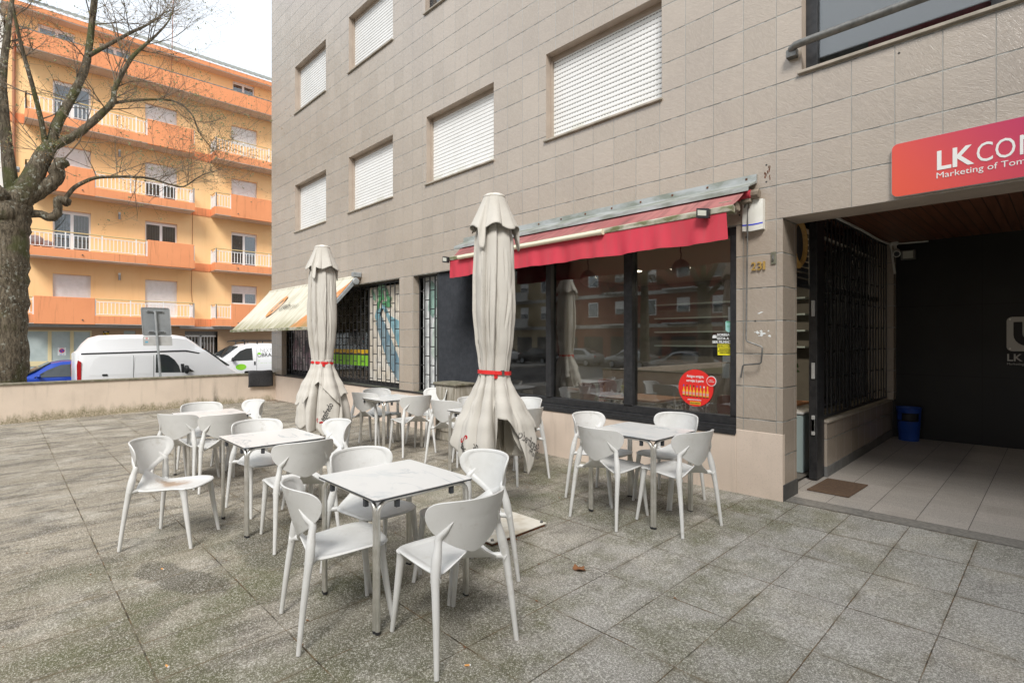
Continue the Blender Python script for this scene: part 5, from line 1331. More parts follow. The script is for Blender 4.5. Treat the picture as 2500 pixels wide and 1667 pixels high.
def make_van(loc):
    t = thing("delivery_van", "white high roofed delivery van parked behind the low wall", "van", (0,0,0))
    def half(zb, zr):
        q = [(0,zb),(.84,zb),(.93,zb+.12),(.965,1.0),(.955,1.28),(.925,1.86),(.90,1.93),(.83,zr-.13),(.70,zr-.03),(.40,zr),(0,zr+.02)]
        return [(x, min(z, zr-.012*(10-k)) if k > 2 else z) for k, (x, z) in enumerate(q)]
    st = [(0,.40,1.88,.93),(.02,.36,1.90,.985),(.10,.34,1.96,1),(.24,.33,2.20,1),(.40,.33,2.37,1),(.62,.33,2.44,1),(1.2,.32,2.47,1),(2.2,.32,2.48,1),(2.72,.32,2.475,1),(2.98,.32,2.43,1),(3.25,.32,2.24,1),(3.60,.32,1.94,1),(4.0,.32,1.62,1),(4.38,.32,1.29,.995),(4.55,.32,1.20,.985),(4.85,.32,1.06,.96),(5.05,.34,.90,.91),(5.12,.38,.70,.86),(5.14,.42,.55,.80)]
    mb = MB(); body(mb, st, half); mb.build("body", M['vanwhite'], t, smooth=35)
    def xf(z):
        return lerpk([(0,.93),(1.0,.965),(1.28,.955),(1.86,.925),(2.5,.82)], z)
    strip = [(.10,1.83),(2.95,1.885),(3.35,1.80),(3.40,1.83),(3.0,1.93),(2.9,1.935),(.10,1.875)]
    side_panel(t, "roof_strip", M['trim'], strip, xf, .008)
    d = side_panel(t, "door_window", M['glass_car'], [(2.06,1.19),(2.80,1.17),(2.74,1.40),(2.62,1.60),(2.44,1.76),(2.30,1.80),(2.08,1.80)], xf, .008)
    side_panel(t, "quarter_window", M['glass_car'], [(2.92,1.18),(3.22,1.17),(2.92,1.42)], xf, .008)
    side_panel(t, "window_trim", M['trim'], [(2.82,1.16),(2.90,1.16),(2.90,1.46),(2.80,1.46)], xf, .009)
    # windscreen
    mb = MB(); A = [(.74,3.60,1.97),(.90,4.36,1.345)]
    q = [(-A[0][0],A[0][1]-.02,A[0][2]-.015),(A[0][0],A[0][1]-.02,A[0][2]-.015),(A[1][0]-.03,A[1][1],A[1][2]-.005),(-A[1][0]+.03,A[1][1],A[1][2]-.005)]
    off = Vector((0,.62,.78))*.030
    top = [tuple(Vector(p)+off) for p in q]; bot = [tuple(Vector(p)-off*.4) for p in q]
    mb.add(top+bot, [(0,1,2,3),(7,6,5,4),(0,4,5,1),(1,5,6,2),(2,6,7,3),(3,7,4,0)]); ws = mb.build("windscreen", M['glass_car'], t)
    mb = MB(); mb.tube([(.2,4.40,1.375),(.62,4.22,1.52)], .012, 6); mb.tube([(-.4,4.40,1.375),(.1,4.22,1.53)], .012, 6); mb.build("wiper", M['trim'], ws)
    mb = MB(); mb.box((.55,4.02,1.64),(.66,4.09,1.70)); mb.build("parking_card", M['paper'], ws)
    for s in (1,-1):
        mb = MB()
        def mr(u, v): 
            a, b = 2*pi*u, pi*(v-.5)
            return (s*1.09+s*.13*cos(b)*cos(a), 2.95+.085*sin(b)*1.0+.0, 1.27+.15*cos(b)*sin(a))
        mb.grid(mr, 18, 10, closed=True); mb.tube([(s*.96,2.96,1.18),(s*1.05,2.95,1.20)], .03, 8); mb.build("wing_mirror", M['trim'], t, smooth=50)
        mb = MB(); mb.box((s*.965,.62,1.14),(s*.985,.76,1.20)); mb.build("handle", M['trim'], t, bevel=.008)
        mb = MB(); mb.prism([(.0,1.02),(.10,1.02),(.10,1.60),(.02,1.66),(-.01,1.50)], 'x', s*.935, s*.972); mb.build("tail_lamp", M['tail'], t, bevel=.01)
        mb = MB()
        for y0 in (1.44, 2.0): mb.box((s*.9645,y0,.6),(s*.9685,y0+.012,1.78))
        mb.box((s*.9655,.25,1.02),(s*.9695,1.43,1.034)); mb.build("door_gap", M['trim'], t)
        # shallow pressed panels in the cargo side
        side = [(.30,1.20),(1.36,1.20),(1.36,1.74),(.55,1.74),(.40,1.66),(.32,1.42)]
    for nm, poly in (("rear_pressing", [(.30,1.16),(1.38,1.16),(1.38,1.765),(.58,1.765),(.42,1.68),(.33,1.45)]), ("side_pressing", [(1.50,1.16),(1.95,1.16),(1.95,1.765),(1.50,1.765)])):
        side_panel(t, nm, M['vanwhite'], poly, xf, .004)
    wheels(t, (.95, 4.15), .86, .33)
    mb = MB(); mb.box((-.8,1.9,.9),(.8,2.0,1.6)); mb.box((-.88,3.7,.95),(.88,4.3,1.2)); mb.build("cabin", M['trim'], t)
    t.location = loc; return t

def make_car(name, label, paint, loc, rz, group=None):
    t = thing(name, label, "car", (0,0,0), group)
    def half(zb, zr):
        q = [(0,zb),(.72,zb),(.82,zb+.12),(.875,.62),(.865,.90),(.85,.96),(.70,zr-.14),(.62,zr-.04),(.36,zr),(0,zr+.012)]
        return [(x if not (k > 5 and zr < 1.1) else x*(1.12 if k < 8 else 1), min(z, zr-.012*(9-k)) if k > 2 else z) for k, (x, z) in enumerate(q)]
    st = [(-2.2,.45,.75,.80),(-2.17,.35,.92,.92),(-2.0,.25,1.02,.985),(-1.75,.22,1.12,1),(-1.45,.2,1.30,1),(-1.0,.2,1.48,1),(-.4,.2,1.56,1),(.15,.2,1.555,1),(.45,.2,1.49,1),(.85,.2,1.26,1),(1.22,.2,1.05,1),(1.5,.2,1.0,.99),(1.9,.22,.90,.95),(2.1,.28,.78,.88),(2.2,.36,.60,.76)]
    mb = MB(); body(mb, st, half); mb.build("body", paint, t, smooth=35)
    xf = lambda z: lerpk([(.6,.875),(.96,.852),(1.42,.705),(1.6,.66)], z)
    side_panel(t, "door_window", M['glass_car'], [(-.22,.99),(.92,.99),(.55,1.24),(.20,1.40),(-.18,1.43)], xf, .012)
    side_panel(t, "rear_window", M['glass_car'], [(-1.25,1.0),(-.33,.99),(-.30,1.43),(-.85,1.37),(-1.15,1.20)], xf, .012)
    side_panel(t, "pillar_trim", M['trim'], [(-.33,.985),(-.22,.985),(-.18,1.435),(-.30,1.435)], xf, .013)
    off = Vector((0,.55,.83))*.020
    for nm, q in (("windscreen", [(-.60,.47,1.475),(.60,.47,1.475),(.76,1.18,1.075),(-.76,1.18,1.075)]), ("tailgate_glass", [(-.60,-1.02,1.47),(.60,-1.02,1.47),(.72,-1.70,1.14),(-.72,-1.70,1.14)])):
        o2 = off if nm == "windscreen" else Vector((0,-.45,.85))*.02
        top = [tuple(Vector(p)+o2) for p in q]; bot = [tuple(Vector(p)-o2) for p in q]
        mb = MB(); mb.add(top+bot, [(0,1,2,3),(7,6,5,4),(0,4,5,1),(1,5,6,2),(2,6,7,3),(3,7,4,0)]); mb.build(nm, M['glass_car'], t)
    for s in (1,-1):
        mb = MB()
        def mr(u, v):
            a, b = 2*pi*u, pi*(v-.5); return (s*.97+s*.11*cos(b)*cos(a), .80+.06*sin(b), 1.03+.07*cos(b)*sin(a))
        mb.grid(mr, 14, 8, closed=True); mb.tube([(s*.85,.80,.99),(s*.93,.80,1.0)], .022, 6); mb.build("wing_mirror", paint, t, smooth=50)
        mb = MB(); mb.tube([(s*.885,-.10,.86),(s*.895,.0,.865),(s*.885,.09,.86)], .016, 6); mb.build("handle", paint, t)
        mb = MB(); mb.box((s*.60,2.06,.66),(s*.80,2.17,.76)); mb.build("headlight", M['lampglass'], t, bevel=.03)
        mb = MB(); mb.box((s*.62,-2.185,.78),(s*.80,-2.10,.94)); mb.build("tail_lamp", M['tail'], t, bevel=.02)
        mb = MB(); mb.box((s*.866,-.275,.35),(s*.8725,-.265,.95)); mb.build("door_gap", M['trim'], t)
    wheels(t, (-1.3, 1.35), .78, .31)
    t.location = loc; t.rotation_euler.z = rz; return t

def make_small_van(loc, rz):
    t = thing("panel_van", "small white panel van with NEXT OBRAS lettering and a black roof rack", "van", (0,0,0))
    def half(zb, zr):
        q = [(0,zb),(.78,zb),(.88,zb+.12),(.92,.80),(.915,1.20),(.90,1.32),(.80,zr-.14),(.70,zr-.03),(.40,zr),(0,zr+.02)]
        return [(x, min(z, zr-.012*(9-k)) if k > 2 else z) for k, (x, z) in enumerate(q)]
    st = [(-2.2,.35,1.6,.95),(-2.17,.3,1.98,.98),(-2.0,.28,2.08,1),(-1,.26,2.12,1),(0,.26,2.12,1),(.30,.26,2.08,1),(.62,.26,1.96,1),(1.1,.26,1.68,1),(1.52,.26,1.42,1),(1.75,.27,1.33,.985),(2.0,.3,1.18,.95),(2.15,.34,.95,.88),(2.2,.4,.7,.8)]
    mb = MB(); body(mb, st, half); mb.build("body", M['vanwhite'], t, smooth=35)
    xf = lambda z: lerpk([(.8,.92),(1.3,.905),(1.98,.80),(2.1,.72)], z)
    side_panel(t, "door_window", M['glass_car'], [(.02,1.27),(1.05,1.25),(.86,1.50),(.60,1.74),(.30,1.86),(.04,1.88)], xf, .014)
    off = Vector((0,.6,.8))*.022; q = [(-.68,.66,1.965),(.68,.66,1.965),(.84,1.48,1.47),(-.84,1.48,1.47)]
    top = [tuple(Vector(p)+off) for p in q]; bot = [tuple(Vector(p)-off) for p in q]
    mb = MB(); mb.add(top+bot, [(0,1,2,3),(7,6,5,4),(0,4,5,1),(1,5,6,2),(2,6,7,3),(3,7,4,0)]); mb.build("windscreen", M['glass_car'], t)
    for s in (1,-1):
        mb = MB()
        def mr(u, v):
            a, b = 2*pi*u, pi*(v-.5); return (s*1.03+s*.12*cos(b)*cos(a), .98+.07*sin(b), 1.33+.11*cos(b)*sin(a))
        mb.grid(mr, 14, 8, closed=True); mb.tube([(s*.90,.98,1.26),(s*1.0,.98,1.27)], .025, 6); mb.build("wing_mirror", M['trim'], t, smooth=50)
        mb = MB(); mb.box((s*.92,-.10,1.02),(s*.945,-.03,1.20)); mb.build("handle", M['trim'], t, bevel=.01)
        mb = MB(); mb.box((s*.917,-.165,.4),(s*.9215,-.155,1.9)); mb.build("door_gap", M['trim'], t)
    mb = MB()
    for y in (-1.75,-1.0,-.25,.35):
        mb.tube([(-.72,y,2.22),(.72,y,2.22)], .022, 6)
        for s in (1,-1): mb.tube([(s*.70,y,2.06),(s*.72,y,2.22)], .03, 6)
    for s in (1,-1): mb.tube([(s*.72,-2.0,2.23),(s*.72,.55,2.23),(s*.72,.75,2.20)], .025, 6); mb.tube([(s*.72,-1.9,2.30),(s*.72,.3,2.30),(s*.72,.55,2.24)], .014, 6)
    mb.build("roof_rack", M['trim'], t)
    # lettering on the left flank (it faces the terrace)
    sx = -1
    f = lambda y, z: (lambda a, b, c: (sx*(xf(z+b)+.004+c), y-a, z+b))
    mb = MB(); mb.text("NEXT", f(-.37,1.66), w=.55, h=.19, bold=-.012); mb.text("BRAS", f(-.42,1.43), w=.60, h=.19, mi=1)
    V = [((-.30)-.085*cos(R(180+180*k/14)), 1.53+.10*sin(R(180+180*k/14))) for k in range(15)]
    for (y0,z0),(y1,z1) in zip(V, V[1:]): mb.tube([f(y0,z0)(0,0,.003), f(y1,z1)(0,0,.003)], .010, 5, 1)
    mb.text("Renovamos", f(-.24,1.10), w=.98, h=.14, mi=2, bold=-.01)
    mb.build("lettering", [M['inkgrey'], M['ink'], M['green']], t)
    mb = MB(); mb.add([f(-.30,1.55)(0,0,.003)]+[f(-.30+.095*cos(R(180*k/12)),1.55+.10*sin(R(180*k/12)))(0,0,.003) for k in range(13)], [(0,k+1,k+2) for k in range(12)]); mb.build("helmet_logo", M['green'], t)
    mb = MB(); P = circ(.58,.94,.25,24,.15); mb.add([f(y,z)(0,0,.003) for y,z in P], [tuple(range(24))]); mb.build("green_logo", M['green'], t)
    mb = MB(); mb.text("Remodelações", f(.78,.92), w=.40, h=.05); mb.build("logo_lettering", M['paper'], t)
    wheels(t, (-1.35, 1.40), .82, .32)
    mb = MB(); mb.box((-.8,-.3,.7),(.8,-.2,1.5)); mb.build("cabin", M['trim'], t)
    t.location = loc; t.rotation_euler.z = rz; return t
make_van((-22.26, 1.70, STREET))
make_car("blue_car", "dark blue hatchback parked behind the white van and tree trunk", M['carblue'], (-25.5, 1.73, STREET), pi)
make_small_van((-29.4, 9.20, STREET), pi)

# ------------------------------------------------------------------ trees
def tube_tree(name, label, limbs, radii, X, seed, region, nb, sub, group=None, base=None):
    """limbs: lists of (y, z) in the tree's own upright plane, given depth by a slow random bend"""
    rr = random.Random(seed)
    t = thing(name, label, "tree", base, group)
    mb = MB(); pts_all = []
    for key, pl in limbs.items():
        r0, r1, dx = radii[key]
        n = len(pl); P = [(X+dx*(i/(n-1))**1.2*1.0+(rr.random()-.5)*.05, y, z) for i, (y, z) in enumerate(pl)]
        sm = smoothpath(P, 5); m = len(sm)
        rad = []
        for i in range(m):
            f = i/(m-1); r = r0+(r1-r0)*f
            if r > .06: r *= 1+.16*(rr.random()-.5)
            rad.append(r)
        mb.tube(sm, rad, 14 if r0 > .15 else 9)
        if key != 'trunk':
            for i in range(0, m-1): pts_all.append((sm[i], (sm[min(i+1,m-1)]-sm[max(i-1,0)]).normalized(), rad[i], i/(m-1)))
    if seed == 21:   # burrs and old pruning knuckles
        for c, r in (((X+.1,.98,5.70),.17),((X+.05,1.10,5.98),.13),((X,.30,4.95),.30),((X,1.16,5.05),.12),((X,.93,4.63),.11),((X+.1,.05,4.55),.34),((X+.25,-.05,4.95),.2)):
            V = []; n = 12
            for j in range(9):
                b = pi*(j/8-.5)
                for k in range(n):
                    a = 2*pi*k/n; q = r*(1+.28*(rr.random()-.5)); V.append((c[0]+q*cos(b)*cos(a), c[1]+q*cos(b)*sin(a), c[2]+q*sin(b)))
            mb.add(V, [(j*n+k, j*n+(k+1)%n, (j+1)*n+(k+1)%n, (j+1)*n+k) for j in range(8) for k in range(n)])
    mb.build("trunk", M['tree'], t, smooth=60)
    tw = MB(); sd = MB(); bd = MB()
    def blob(m, p, r):
        p = Vector(p); V = [p+Vector(d)*r for d in ((1,0,0),(-1,0,0),(0,1,0),(0,-1,0),(0,0,1),(0,0,-1))]
        m.add(V, [(0,2,4),(2,1,4),(1,3,4),(3,0,4),(2,0,5),(1,2,5),(3,1,5),(0,3,5)])
    def grow(p, d, r, L, lev):
        n = 6 if lev < 2 else 4; P = [p]; rad = [r]; dd = d.copy(); bend = Vector((rr.uniform(-.3,.3), rr.uniform(-.3,.3), rr.uniform(-.05,.35)))
        for i in range(n):
            dd = (dd + bend*.28 + Vector((rr.uniform(-1,1), rr.uniform(-1,1), rr.uniform(-1,1)))*.16).normalized()
            P.append(P[-1]+dd*(L/n)); rad.append(r*(1-.75*(i+1)/n))
        tw.tube(P, rad, 5 if lev < 2 else 3, caps=False)
        if lev < sub:
            for i in range(1, n+1):
                for _ in range(rr.choice((1,1,2) if lev == 0 else (0,1,1))):
                    q = (dd*.6 + Vector((rr.uniform(-1,1), rr.uniform(-1,1), rr.uniform(-.55,.9)))).normalized()
                    grow(P[i], q, max(.0028, rad[i]*.75), L*rr.uniform(.38,.62), lev+1)
        if lev >= 1:
            e = P[-1]
            if rr.random() < .5:
                for _ in range(rr.randint(2,6)): blob(sd, e+Vector((rr.uniform(-.10,.10), rr.uniform(-.09,.09), rr.uniform(-.16,.03))), rr.uniform(.007,.012))
            elif rr.random() < .6:
                for _ in range(rr.randint(1,3)): blob(bd, e+Vector((rr.uniform(-.03,.03), rr.uniform(-.03,.03), rr.uniform(0,.05))), rr.uniform(.012,.022))
    cand = [q for q in pts_all if region(q)]
    for _ in range(nb):
        p, d, r, f = rr.choice(cand)
        q = (d*.7 + Vector((rr.uniform(-.9,.9), rr.uniform(-1,1), rr.uniform(-.5,1.0)))).normalized()
        grow(p, q, min(.017, max(.0065, r*.35)), rr.uniform(.8,2.1), 0)
    # tips of every limb
    tw.build("branches", M['twig'], t); 
    if sd.v: sd.build("seed_balls", M['seed'], t)
    if bd.v: bd.build("buds", M['bud'], t)
    return t
LIMBS = {
'trunk':[(0.02,-.72),(.03,-.2),(.04,.92),(.06,1.88),(.08,2.84),(.10,3.62),(.13,4.20),(.17,4.79)],
'limb':[(.14,4.55),(.22,4.85),(.38,5.10),(.52,5.44),(.74,6.06),(.89,6.39)],
'arm_a':[(.89,6.36),(1.00,6.93),(1.31,7.77),(1.54,8.51),(1.64,9.18),(1.72,10.12),(1.79,10.86),(1.9,12.2),(2.05,13.4)],
'arm_b':[(.91,6.34),(1.41,6.81),(1.83,7.37),(2.10,7.79),(2.14,8.14),(2.46,8.98),(2.78,9.48),(3.02,9.82),(3.3,10.3),(3.45,10.8)],
'arm_c':[(1.62,8.86),(2.07,9.35),(2.49,9.82),(2.87,10.23),(3.17,10.60),(3.39,10.91),(3.7,11.1)],
'arm_d':[(2.12,7.80),(2.78,8.07),(3.48,8.21),(3.87,7.92),(4.03,7.41),(4.50,6.80)],
'arm_e':[(.80,6.05),(.72,6.76),(.55,7.59),(.36,8.38),(.23,9.04),(.11,9.80)],
'burl':[(.45,5.0),(.76,5.30),(.98,5.57),(1.00,5.83),(1.09,6.00)],
'low':[(.20,4.55),(.50,4.62),(.70,4.65),(.86,4.59),(1.00,4.72),(1.01,5.03),(1.16,5.02)],
'low_b':[(1.12,5.04),(1.30,5.38),(1.51,5.58),(1.71,5.70),(1.98,5.78),(2.49,5.87),(2.87,5.89),(3.30,5.80),(3.61,5.79),(4.03,6.17),(4.50,6.42)],
'left':[(.15,4.45),(.03,4.61),(-.25,4.85),(-.5,5.5),(-.9,6.6),(-1.2,8.2)],
'back':[(.2,4.9),(.07,6.52),(.02,7.73),(.11,8.99),(.20,9.96)],
}
RAD = {'trunk':(.44,.40,0),'limb':(.31,.15,.1),'arm_a':(.115,.045,-.3),'arm_b':(.105,.008,.35),'arm_c':(.055,.006,-.5),'arm_d':(.040,.006,.5),'arm_e':(.065,.022,.6),'burl':(.19,.115,.25),'low':(.10,.09,.15),'low_b':(.055,.009,.7),'left':(.24,.08,.3),'back':(.14,.04,-.6)}
RAD['trunk'] = (.47,.38,0)
tube_tree("bare_tree", "gnarled bare tree with lichen and seed balls at the left edge", LIMBS, RAD, -17.3, 21,
          lambda q: q[3] > .2 and q[0].z > 5.4 and q[2] < .16, 105, 2, base=(-17.3, .02, STREET))

# ------------------------------------------------------------------ buildings across the street
def orange_block():
    b = thing("orange_building", "orange apartment building with terracotta balconies and tiled roof across the street", "building", (-34, 8, STREET))
    XW, XB = -33.6, -32.6; Y0_, Y1_ = .15, 22.0
    cols = {'A': (1.78,3.22), 'B': (5.47,6.93), 'C': (9.65,11.07), 'D': (13.9,15.3), 'E': (17.5,18.9)}
    holes = []
    for k in range(4):
        for c, (a, e) in cols.items(): holes.append((a, e, (2.76 if c in 'AB' else 3.68-.0)+3.1*k if not (c == 'C' and k == 1) else 5.86, 4.77+3.1*k))
    tops = [(1.25,2.6,15.85,16.55),(3.55,4.85,15.85,16.55),(9.72,10.93,15.95,16.70),(13.9,15.2,15.95,16.70)]
    gh = [(.80,3.25,-.4,2.05),(4.55,5.05,1.4,2.05),(7.29,8.92,STREET,2.07),(12.0,16.0,-.4,2.0)]
    MB().cut_sheet('x', XW, Y0_, Y1_, 2.33, 16.9, holes+tops).cut_sheet('y', Y0_, -44, XW, STREET, 16.9, []).cut_sheet('y', Y1_, -44, XW, STREET, 16.9, []).cut_sheet('z', 16.9, -44, XW, Y0_, Y1_, []).build("wall", M['owall'], b)
    MB().cut_sheet('x', XW, Y0_, Y1_, STREET, 2.33, gh).build("ground_floor_wall", M['obrick'], b)
    MB().cut_sheet('x', -34.6, Y0_+.02, Y1_, STREET, 16.9, []).build("inner_wall", M['dark'], b)
    # bands at each floor, butted onto the wall
    mb = MB()
    for k in range(4):
        z = 2.33+3.1*k
        for a, e in ((Y0_,.76),(7.56,8.54),(12.4,Y1_)):
            mb = MB(); mb.box((XW-.05,a,z),(XW+.03,e,z+.43)); mb.build("floor_band", M['oband'], b)
    def balcony(y0, y1, k, solid, rail):
        z = 2.33+3.1*k
        mb = MB(); mb.box((XW,y0,z+.001),(XB,y1,z+.03), 1); mb.box((XW,y0,z+.03),(XB,y1,z+.43), 0)
        bl = mb.build("balcony", [M['oband'], M['soffit']], b, bevel=.01)
        for a, e in solid:
            mb = MB(); mb.box((XB-.10,a,z+.0),(XB+.012,e,z+1.28)); mb.build("parapet", M['oband'], bl, bevel=.01)
        def run(pa, pb):
            pa, pb = Vector(pa), Vector(pb); L = (pb-pa).length; n = max(1, round(L/.155))
            for i in range(n+1):
                p = pa.lerp(pb, i/n); post = i % 9 == 0 or i == n
                mb.box((p.x-.014,p.y-.014,z+.50 if not post else z+.43),(p.x+.014,p.y+.014,z+1.12 if not post else z+1.22)) if not post else mb.box((p.x-.025,p.y-.025,z+.43),(p.x+.025,p.y+.025,z+1.22))
            for zz in (.50,1.10):
                mb.tube([pa+Vector((0,0,z+zz)), pb+Vector((0,0,z+zz))], .018, 4)
            mt.tube([pa+Vector((0,0,z+1.235)), pb+Vector((0,0,z+1.235))], .028, 6)
        runs = [((XB-.05,a,0),(XB-.05,e,0)) for a, e in rail]+[((XW+.02,y0+.04,0),(XB-.05,y0+.04,0))]
        if y1 < 12: runs.append(((XW+.02,y1-.04,0),(XB-.05,y1-.04,0)))
        for pa, pb in runs:
            mb = MB(); mt = MB(); run(pa, pb); mb.build("railing", M['rail'], bl); mt.build("handrail", M['railtop'], bl)
        mb = MB(); mb.tube([(XB,(y0*.7+y1*.3),z+.22),(XB+.06,(y0*.7+y1*.3),z+.21)], .03, 8); mb.build("drain_spout", M['steel'], bl)
    for k in range(4):
        if k % 2 == 0:
            balcony(.77,7.55,k,[(1.07,3.28)],[(.81,1.05),(3.30,7.50)]); balcony(8.55,12.4,k,[(9.35,11.6)],[(8.6,9.33),(11.62,12.35)])
        else:
            balcony(.77,7.55,k,[(5.41,7.50)],[(.81,5.39)]); balcony(8.55,12.4,k,[],[(8.6,12.35)])
    mb = MB(); mb.box((XW,.5,14.83),(XB,Y1_,14.86), 1); mb.box((XW,.5,14.86),(XB,Y1_,15.65), 0); mb.build("upper_ledge", [M['oband'], M['soffit']], b, bevel=.02)
    mb = MB(); mb.box((XB-.25,.5,15.65),(XB,Y1_,15.70)); mb.build("ledge_tiles", M['rtile'], b)
    state = {('A',0):'s',('B',0):'s',('C',0):'h',('A',1):'c',('B',1):'c',('C',1):'g',('A',2):'s',('B',2):'hb',('C',2):'s',('A',3):'g',('B',3):'hb',('C',3):'s'}
    def window(y0, y1, z0, z1, kind):
        xw = XW-.16
        mb = MB(); mb.quad((XW,y0,z0),(XW,y0,z1),(xw-.1,y0,z1),(xw-.1,y0,z0)); mb.quad((XW,y1,z0),(XW,y1,z1),(xw-.1,y1,z1),(xw-.1,y1,z0)); mb.quad((XW,y0,z1),(XW,y1,z1),(xw-.1,y1,z1),(xw-.1,y0,z1)); mb.quad((XW,y0,z0),(XW,y1,z0),(xw-.1,y1,z0),(xw-.1,y0,z0))
        w = mb.build("window", M['owall'], b)
        sz = z0 if kind == 's' else (z1-.10 if kind in 'cg' else z0+(z1-z0)*(.62 if kind == 'h' else .50))
        if kind != 's':
            m_ = (y0+y1)/2; mb = MB()
            for a, e in ((y0,y0+.07),(y1-.07,y1),(m_-.06,m_+.06)): mb.box((xw-.03,a,z0),(xw+.03,e,sz))
            mb.box((xw-.029,y0+.07,z0),(xw+.029,y1-.07,z0+.08)); mb.box((xw-.029,y0+.07,sz-.06),(xw+.029,y1-.07,sz)); mb.build("frame", M['wframe'], w)
            MB().box((xw-.008,y0+.07,z0+.08),(xw,y1-.07,sz-.06)).build("pane", M['glass_far'], w)
            MB().box((xw-.15,y0,z0),(xw-.14,y1,z1)).build("curtain", M['curtain'] if kind in ('c','h') else M['dark'] if (kind == 'g' and y0 > 9) else M['curtain'] if kind == 'hb' else M['bandwhite'], w)
        if kind != 'c' or True:
            mb = MB(); zz = sz
            while zz < z1-.005:
                q = min(zz+.055, z1); mb.add([(xw+.035,y0,zz),(xw+.035,y1,zz),(xw+.05,y1,zz+(q-zz)*.4),(xw+.05,y0,zz+(q-zz)*.4),(xw+.035,y1,q),(xw+.035,y0,q)], [(0,1,2,3),(3,2,4,5)]); zz += .055
            mb.build("roller_shutter", M['shutter'] if False else M['white'], w)
    for k in range(4):
        for c, (a, e) in cols.items():
            z0 = (2.76 if c in 'AB' else 3.68)+3.1*k
            if c == 'C' and k == 1: z0 = 5.86
            window(a, e, z0, 4.77+3.1*k, state.get((c,k),'s'))
    for a, e, z0, z1 in tops: window(a, e, z0, z1, 'g')
    # eaves and tiled roof with rows of pantiles
    mb = MB(); mb.box((-44,Y0_-.15,16.72),(XW+.62,Y1_,16.76), 1); mb.box((XW+.45,Y0_-.15,16.76),(XW+.64,Y1_,16.98), 0); mb.build("eaves", [M['oband'], M['soffit']], b)
    mb = MB()
    n = 200
    def tile(u, v):
        y = Y0_-.15+(Y1_-Y0_+.15)*u; x = XW+.70-6.0*v; z = 17.0+3.0*v
        return (x, y, z+.05*abs(sin(y*pi/.32))+.02)
    mb.grid(tile, 560, 8); mb.build("roof", M['rtile'], b)
    mb = MB(); mb.tube([(XW+.08,.42,STREET),(XW+.08,.42,16.7)], .06, 8); mb.tube([(XW+.1,6.6,14.9),(XW+.35,6.6,16.5),(XW+.7,6.6,19.8)], .02, 5); mb.tube([(XW+.03,7.62,11.6),(XW+.03,7.66,8.0),(XW+.03,7.60,4.2),(XW+.03,7.72,2.7)], .012, 4); mb.build("pipe", simple("brown_pipe", (.36,.15,.08), .7), b)
    for z in (8.0-.1, 4.8, 11.1):
        mb = MB(); mb.tube([(XW+.09,4.36,z-.16),(XW+.09,4.36,z+.10)], .05, 8); mb.tube([(XW+.09,4.36,z+.10),(XW+.09,4.36,z+.2)], .055, 8, 1); mb.build("wall_lamp", [M['galv'], M['paper']], b)
    # ground floor: shop window, entrance
    w = MB().box((XW-.08,.80,-.4),(XW-.04,3.25,-.38)).build("shop_window", M['creamframe'], b)
    mb = MB()
    for a in (.80,1.56,1.66,2.40,2.50,3.17): pass
    for a, e in ((.80,.86),(1.60,1.74),(2.42,2.56),(3.19,3.25)): mb.box((XW-.07,a,-.38),(XW-.01,e,2.05))
    mb.box((XW-.069,.86,1.99),(XW-.011,3.19,2.05)); mb.box((XW-.069,.86,.35),(XW-.011,3.19,.58)); mb.build("frame", M['creamframe'], w)
    for a, e in ((.86,1.60),(1.74,2.42),(2.56,3.19)):
        MB().box((XW-.05,a,-.38),(XW-.04,e,1.99)).build("pane", M['frost'], w)
    mb = MB(); mb.box((XW-.036,1.96,.84),(XW-.034,2.27,1.22)); nt = mb.build("no_parking_notice", M['paper'], w)
    mb = MB()
    mb.prism(circ(2.115,1.06,.105,24), 'x', XW-.033, XW-.031, 0); mb.prism(circ(2.115,1.06,.080,24), 'x', XW-.030, XW-.028, 1)
    mb.add([(XW-.026,2.05,1.13),(XW-.026,2.07,1.15),(XW-.026,2.18,.99),(XW-.026,2.16,.97)], [(0,1,2,3)], 0)
    mb.box((XW-.033,2.02,1.19),(XW-.031,2.21,1.20), 0); mb.box((XW-.033,2.03,.87),(XW-.031,2.12,.895), 1); mb.box((XW-.033,2.15,.875),(XW-.031,2.20,.89), 1); mb.build("print", [M['stickred'], M['blueprint']], b)
    mb = MB(); mb.box((XW+.0,3.70,1.74),(XW+.02,3.94,2.02)); y = mb.build("alarm_plate", M['ink'], b)
    mb = MB(); mb.box((XW+.021,3.71,1.80),(XW+.024,3.93,1.94), 0); mb.box((XW+.026,3.74,1.86),(XW+.028,3.80,1.93), 1); mb.box((XW+.026,3.78,1.81),(XW+.028,3.83,1.88), 1); mb.box((XW+.026,3.84,1.85),(XW+.028,3.91,1.88), 1); mb.box((XW+.021,3.75,1.96),(XW+.024,3.86,2.0), 2); mb.box((XW+.021,3.74,1.755),(XW+.024,3.90,1.785), 2); mb.build("print", [M['amber'], M['ink'], M['signgrey2']], y)
    MB().box((XW-.08,4.55,1.4),(XW-.06,5.05,2.05)).build("small_window", M['frost'], b)
    MB().box((XW-.3,12.0,-.4),(XW-.06,16.0,2.0)).build("shop_window", M['frost'], b)
    d = MB().box((XW-.30,7.29,1.85),(XW-.22,8.92,2.07)).box((XW-.30,7.29,STREET),(XW-.24,7.33,1.85)).build("entrance_door", M['steel'], b)
    mb = MB()
    for k in range(10): mb.box((XW-.26,7.36+k*.155,-.5),(XW-.24,7.385+k*.155,1.85))
    mb.box((XW-.27,8.06,-.5),(XW-.23,8.16,1.85)); mb.box((XW-.27,7.33,1.76),(XW-.23,8.9,1.85)); mb.build("grille", M['wframe'], d)
    MB().box((XW-.29,7.33,STREET),(XW-.285,8.92,1.85)).build("pane", M['glass_far'], d)
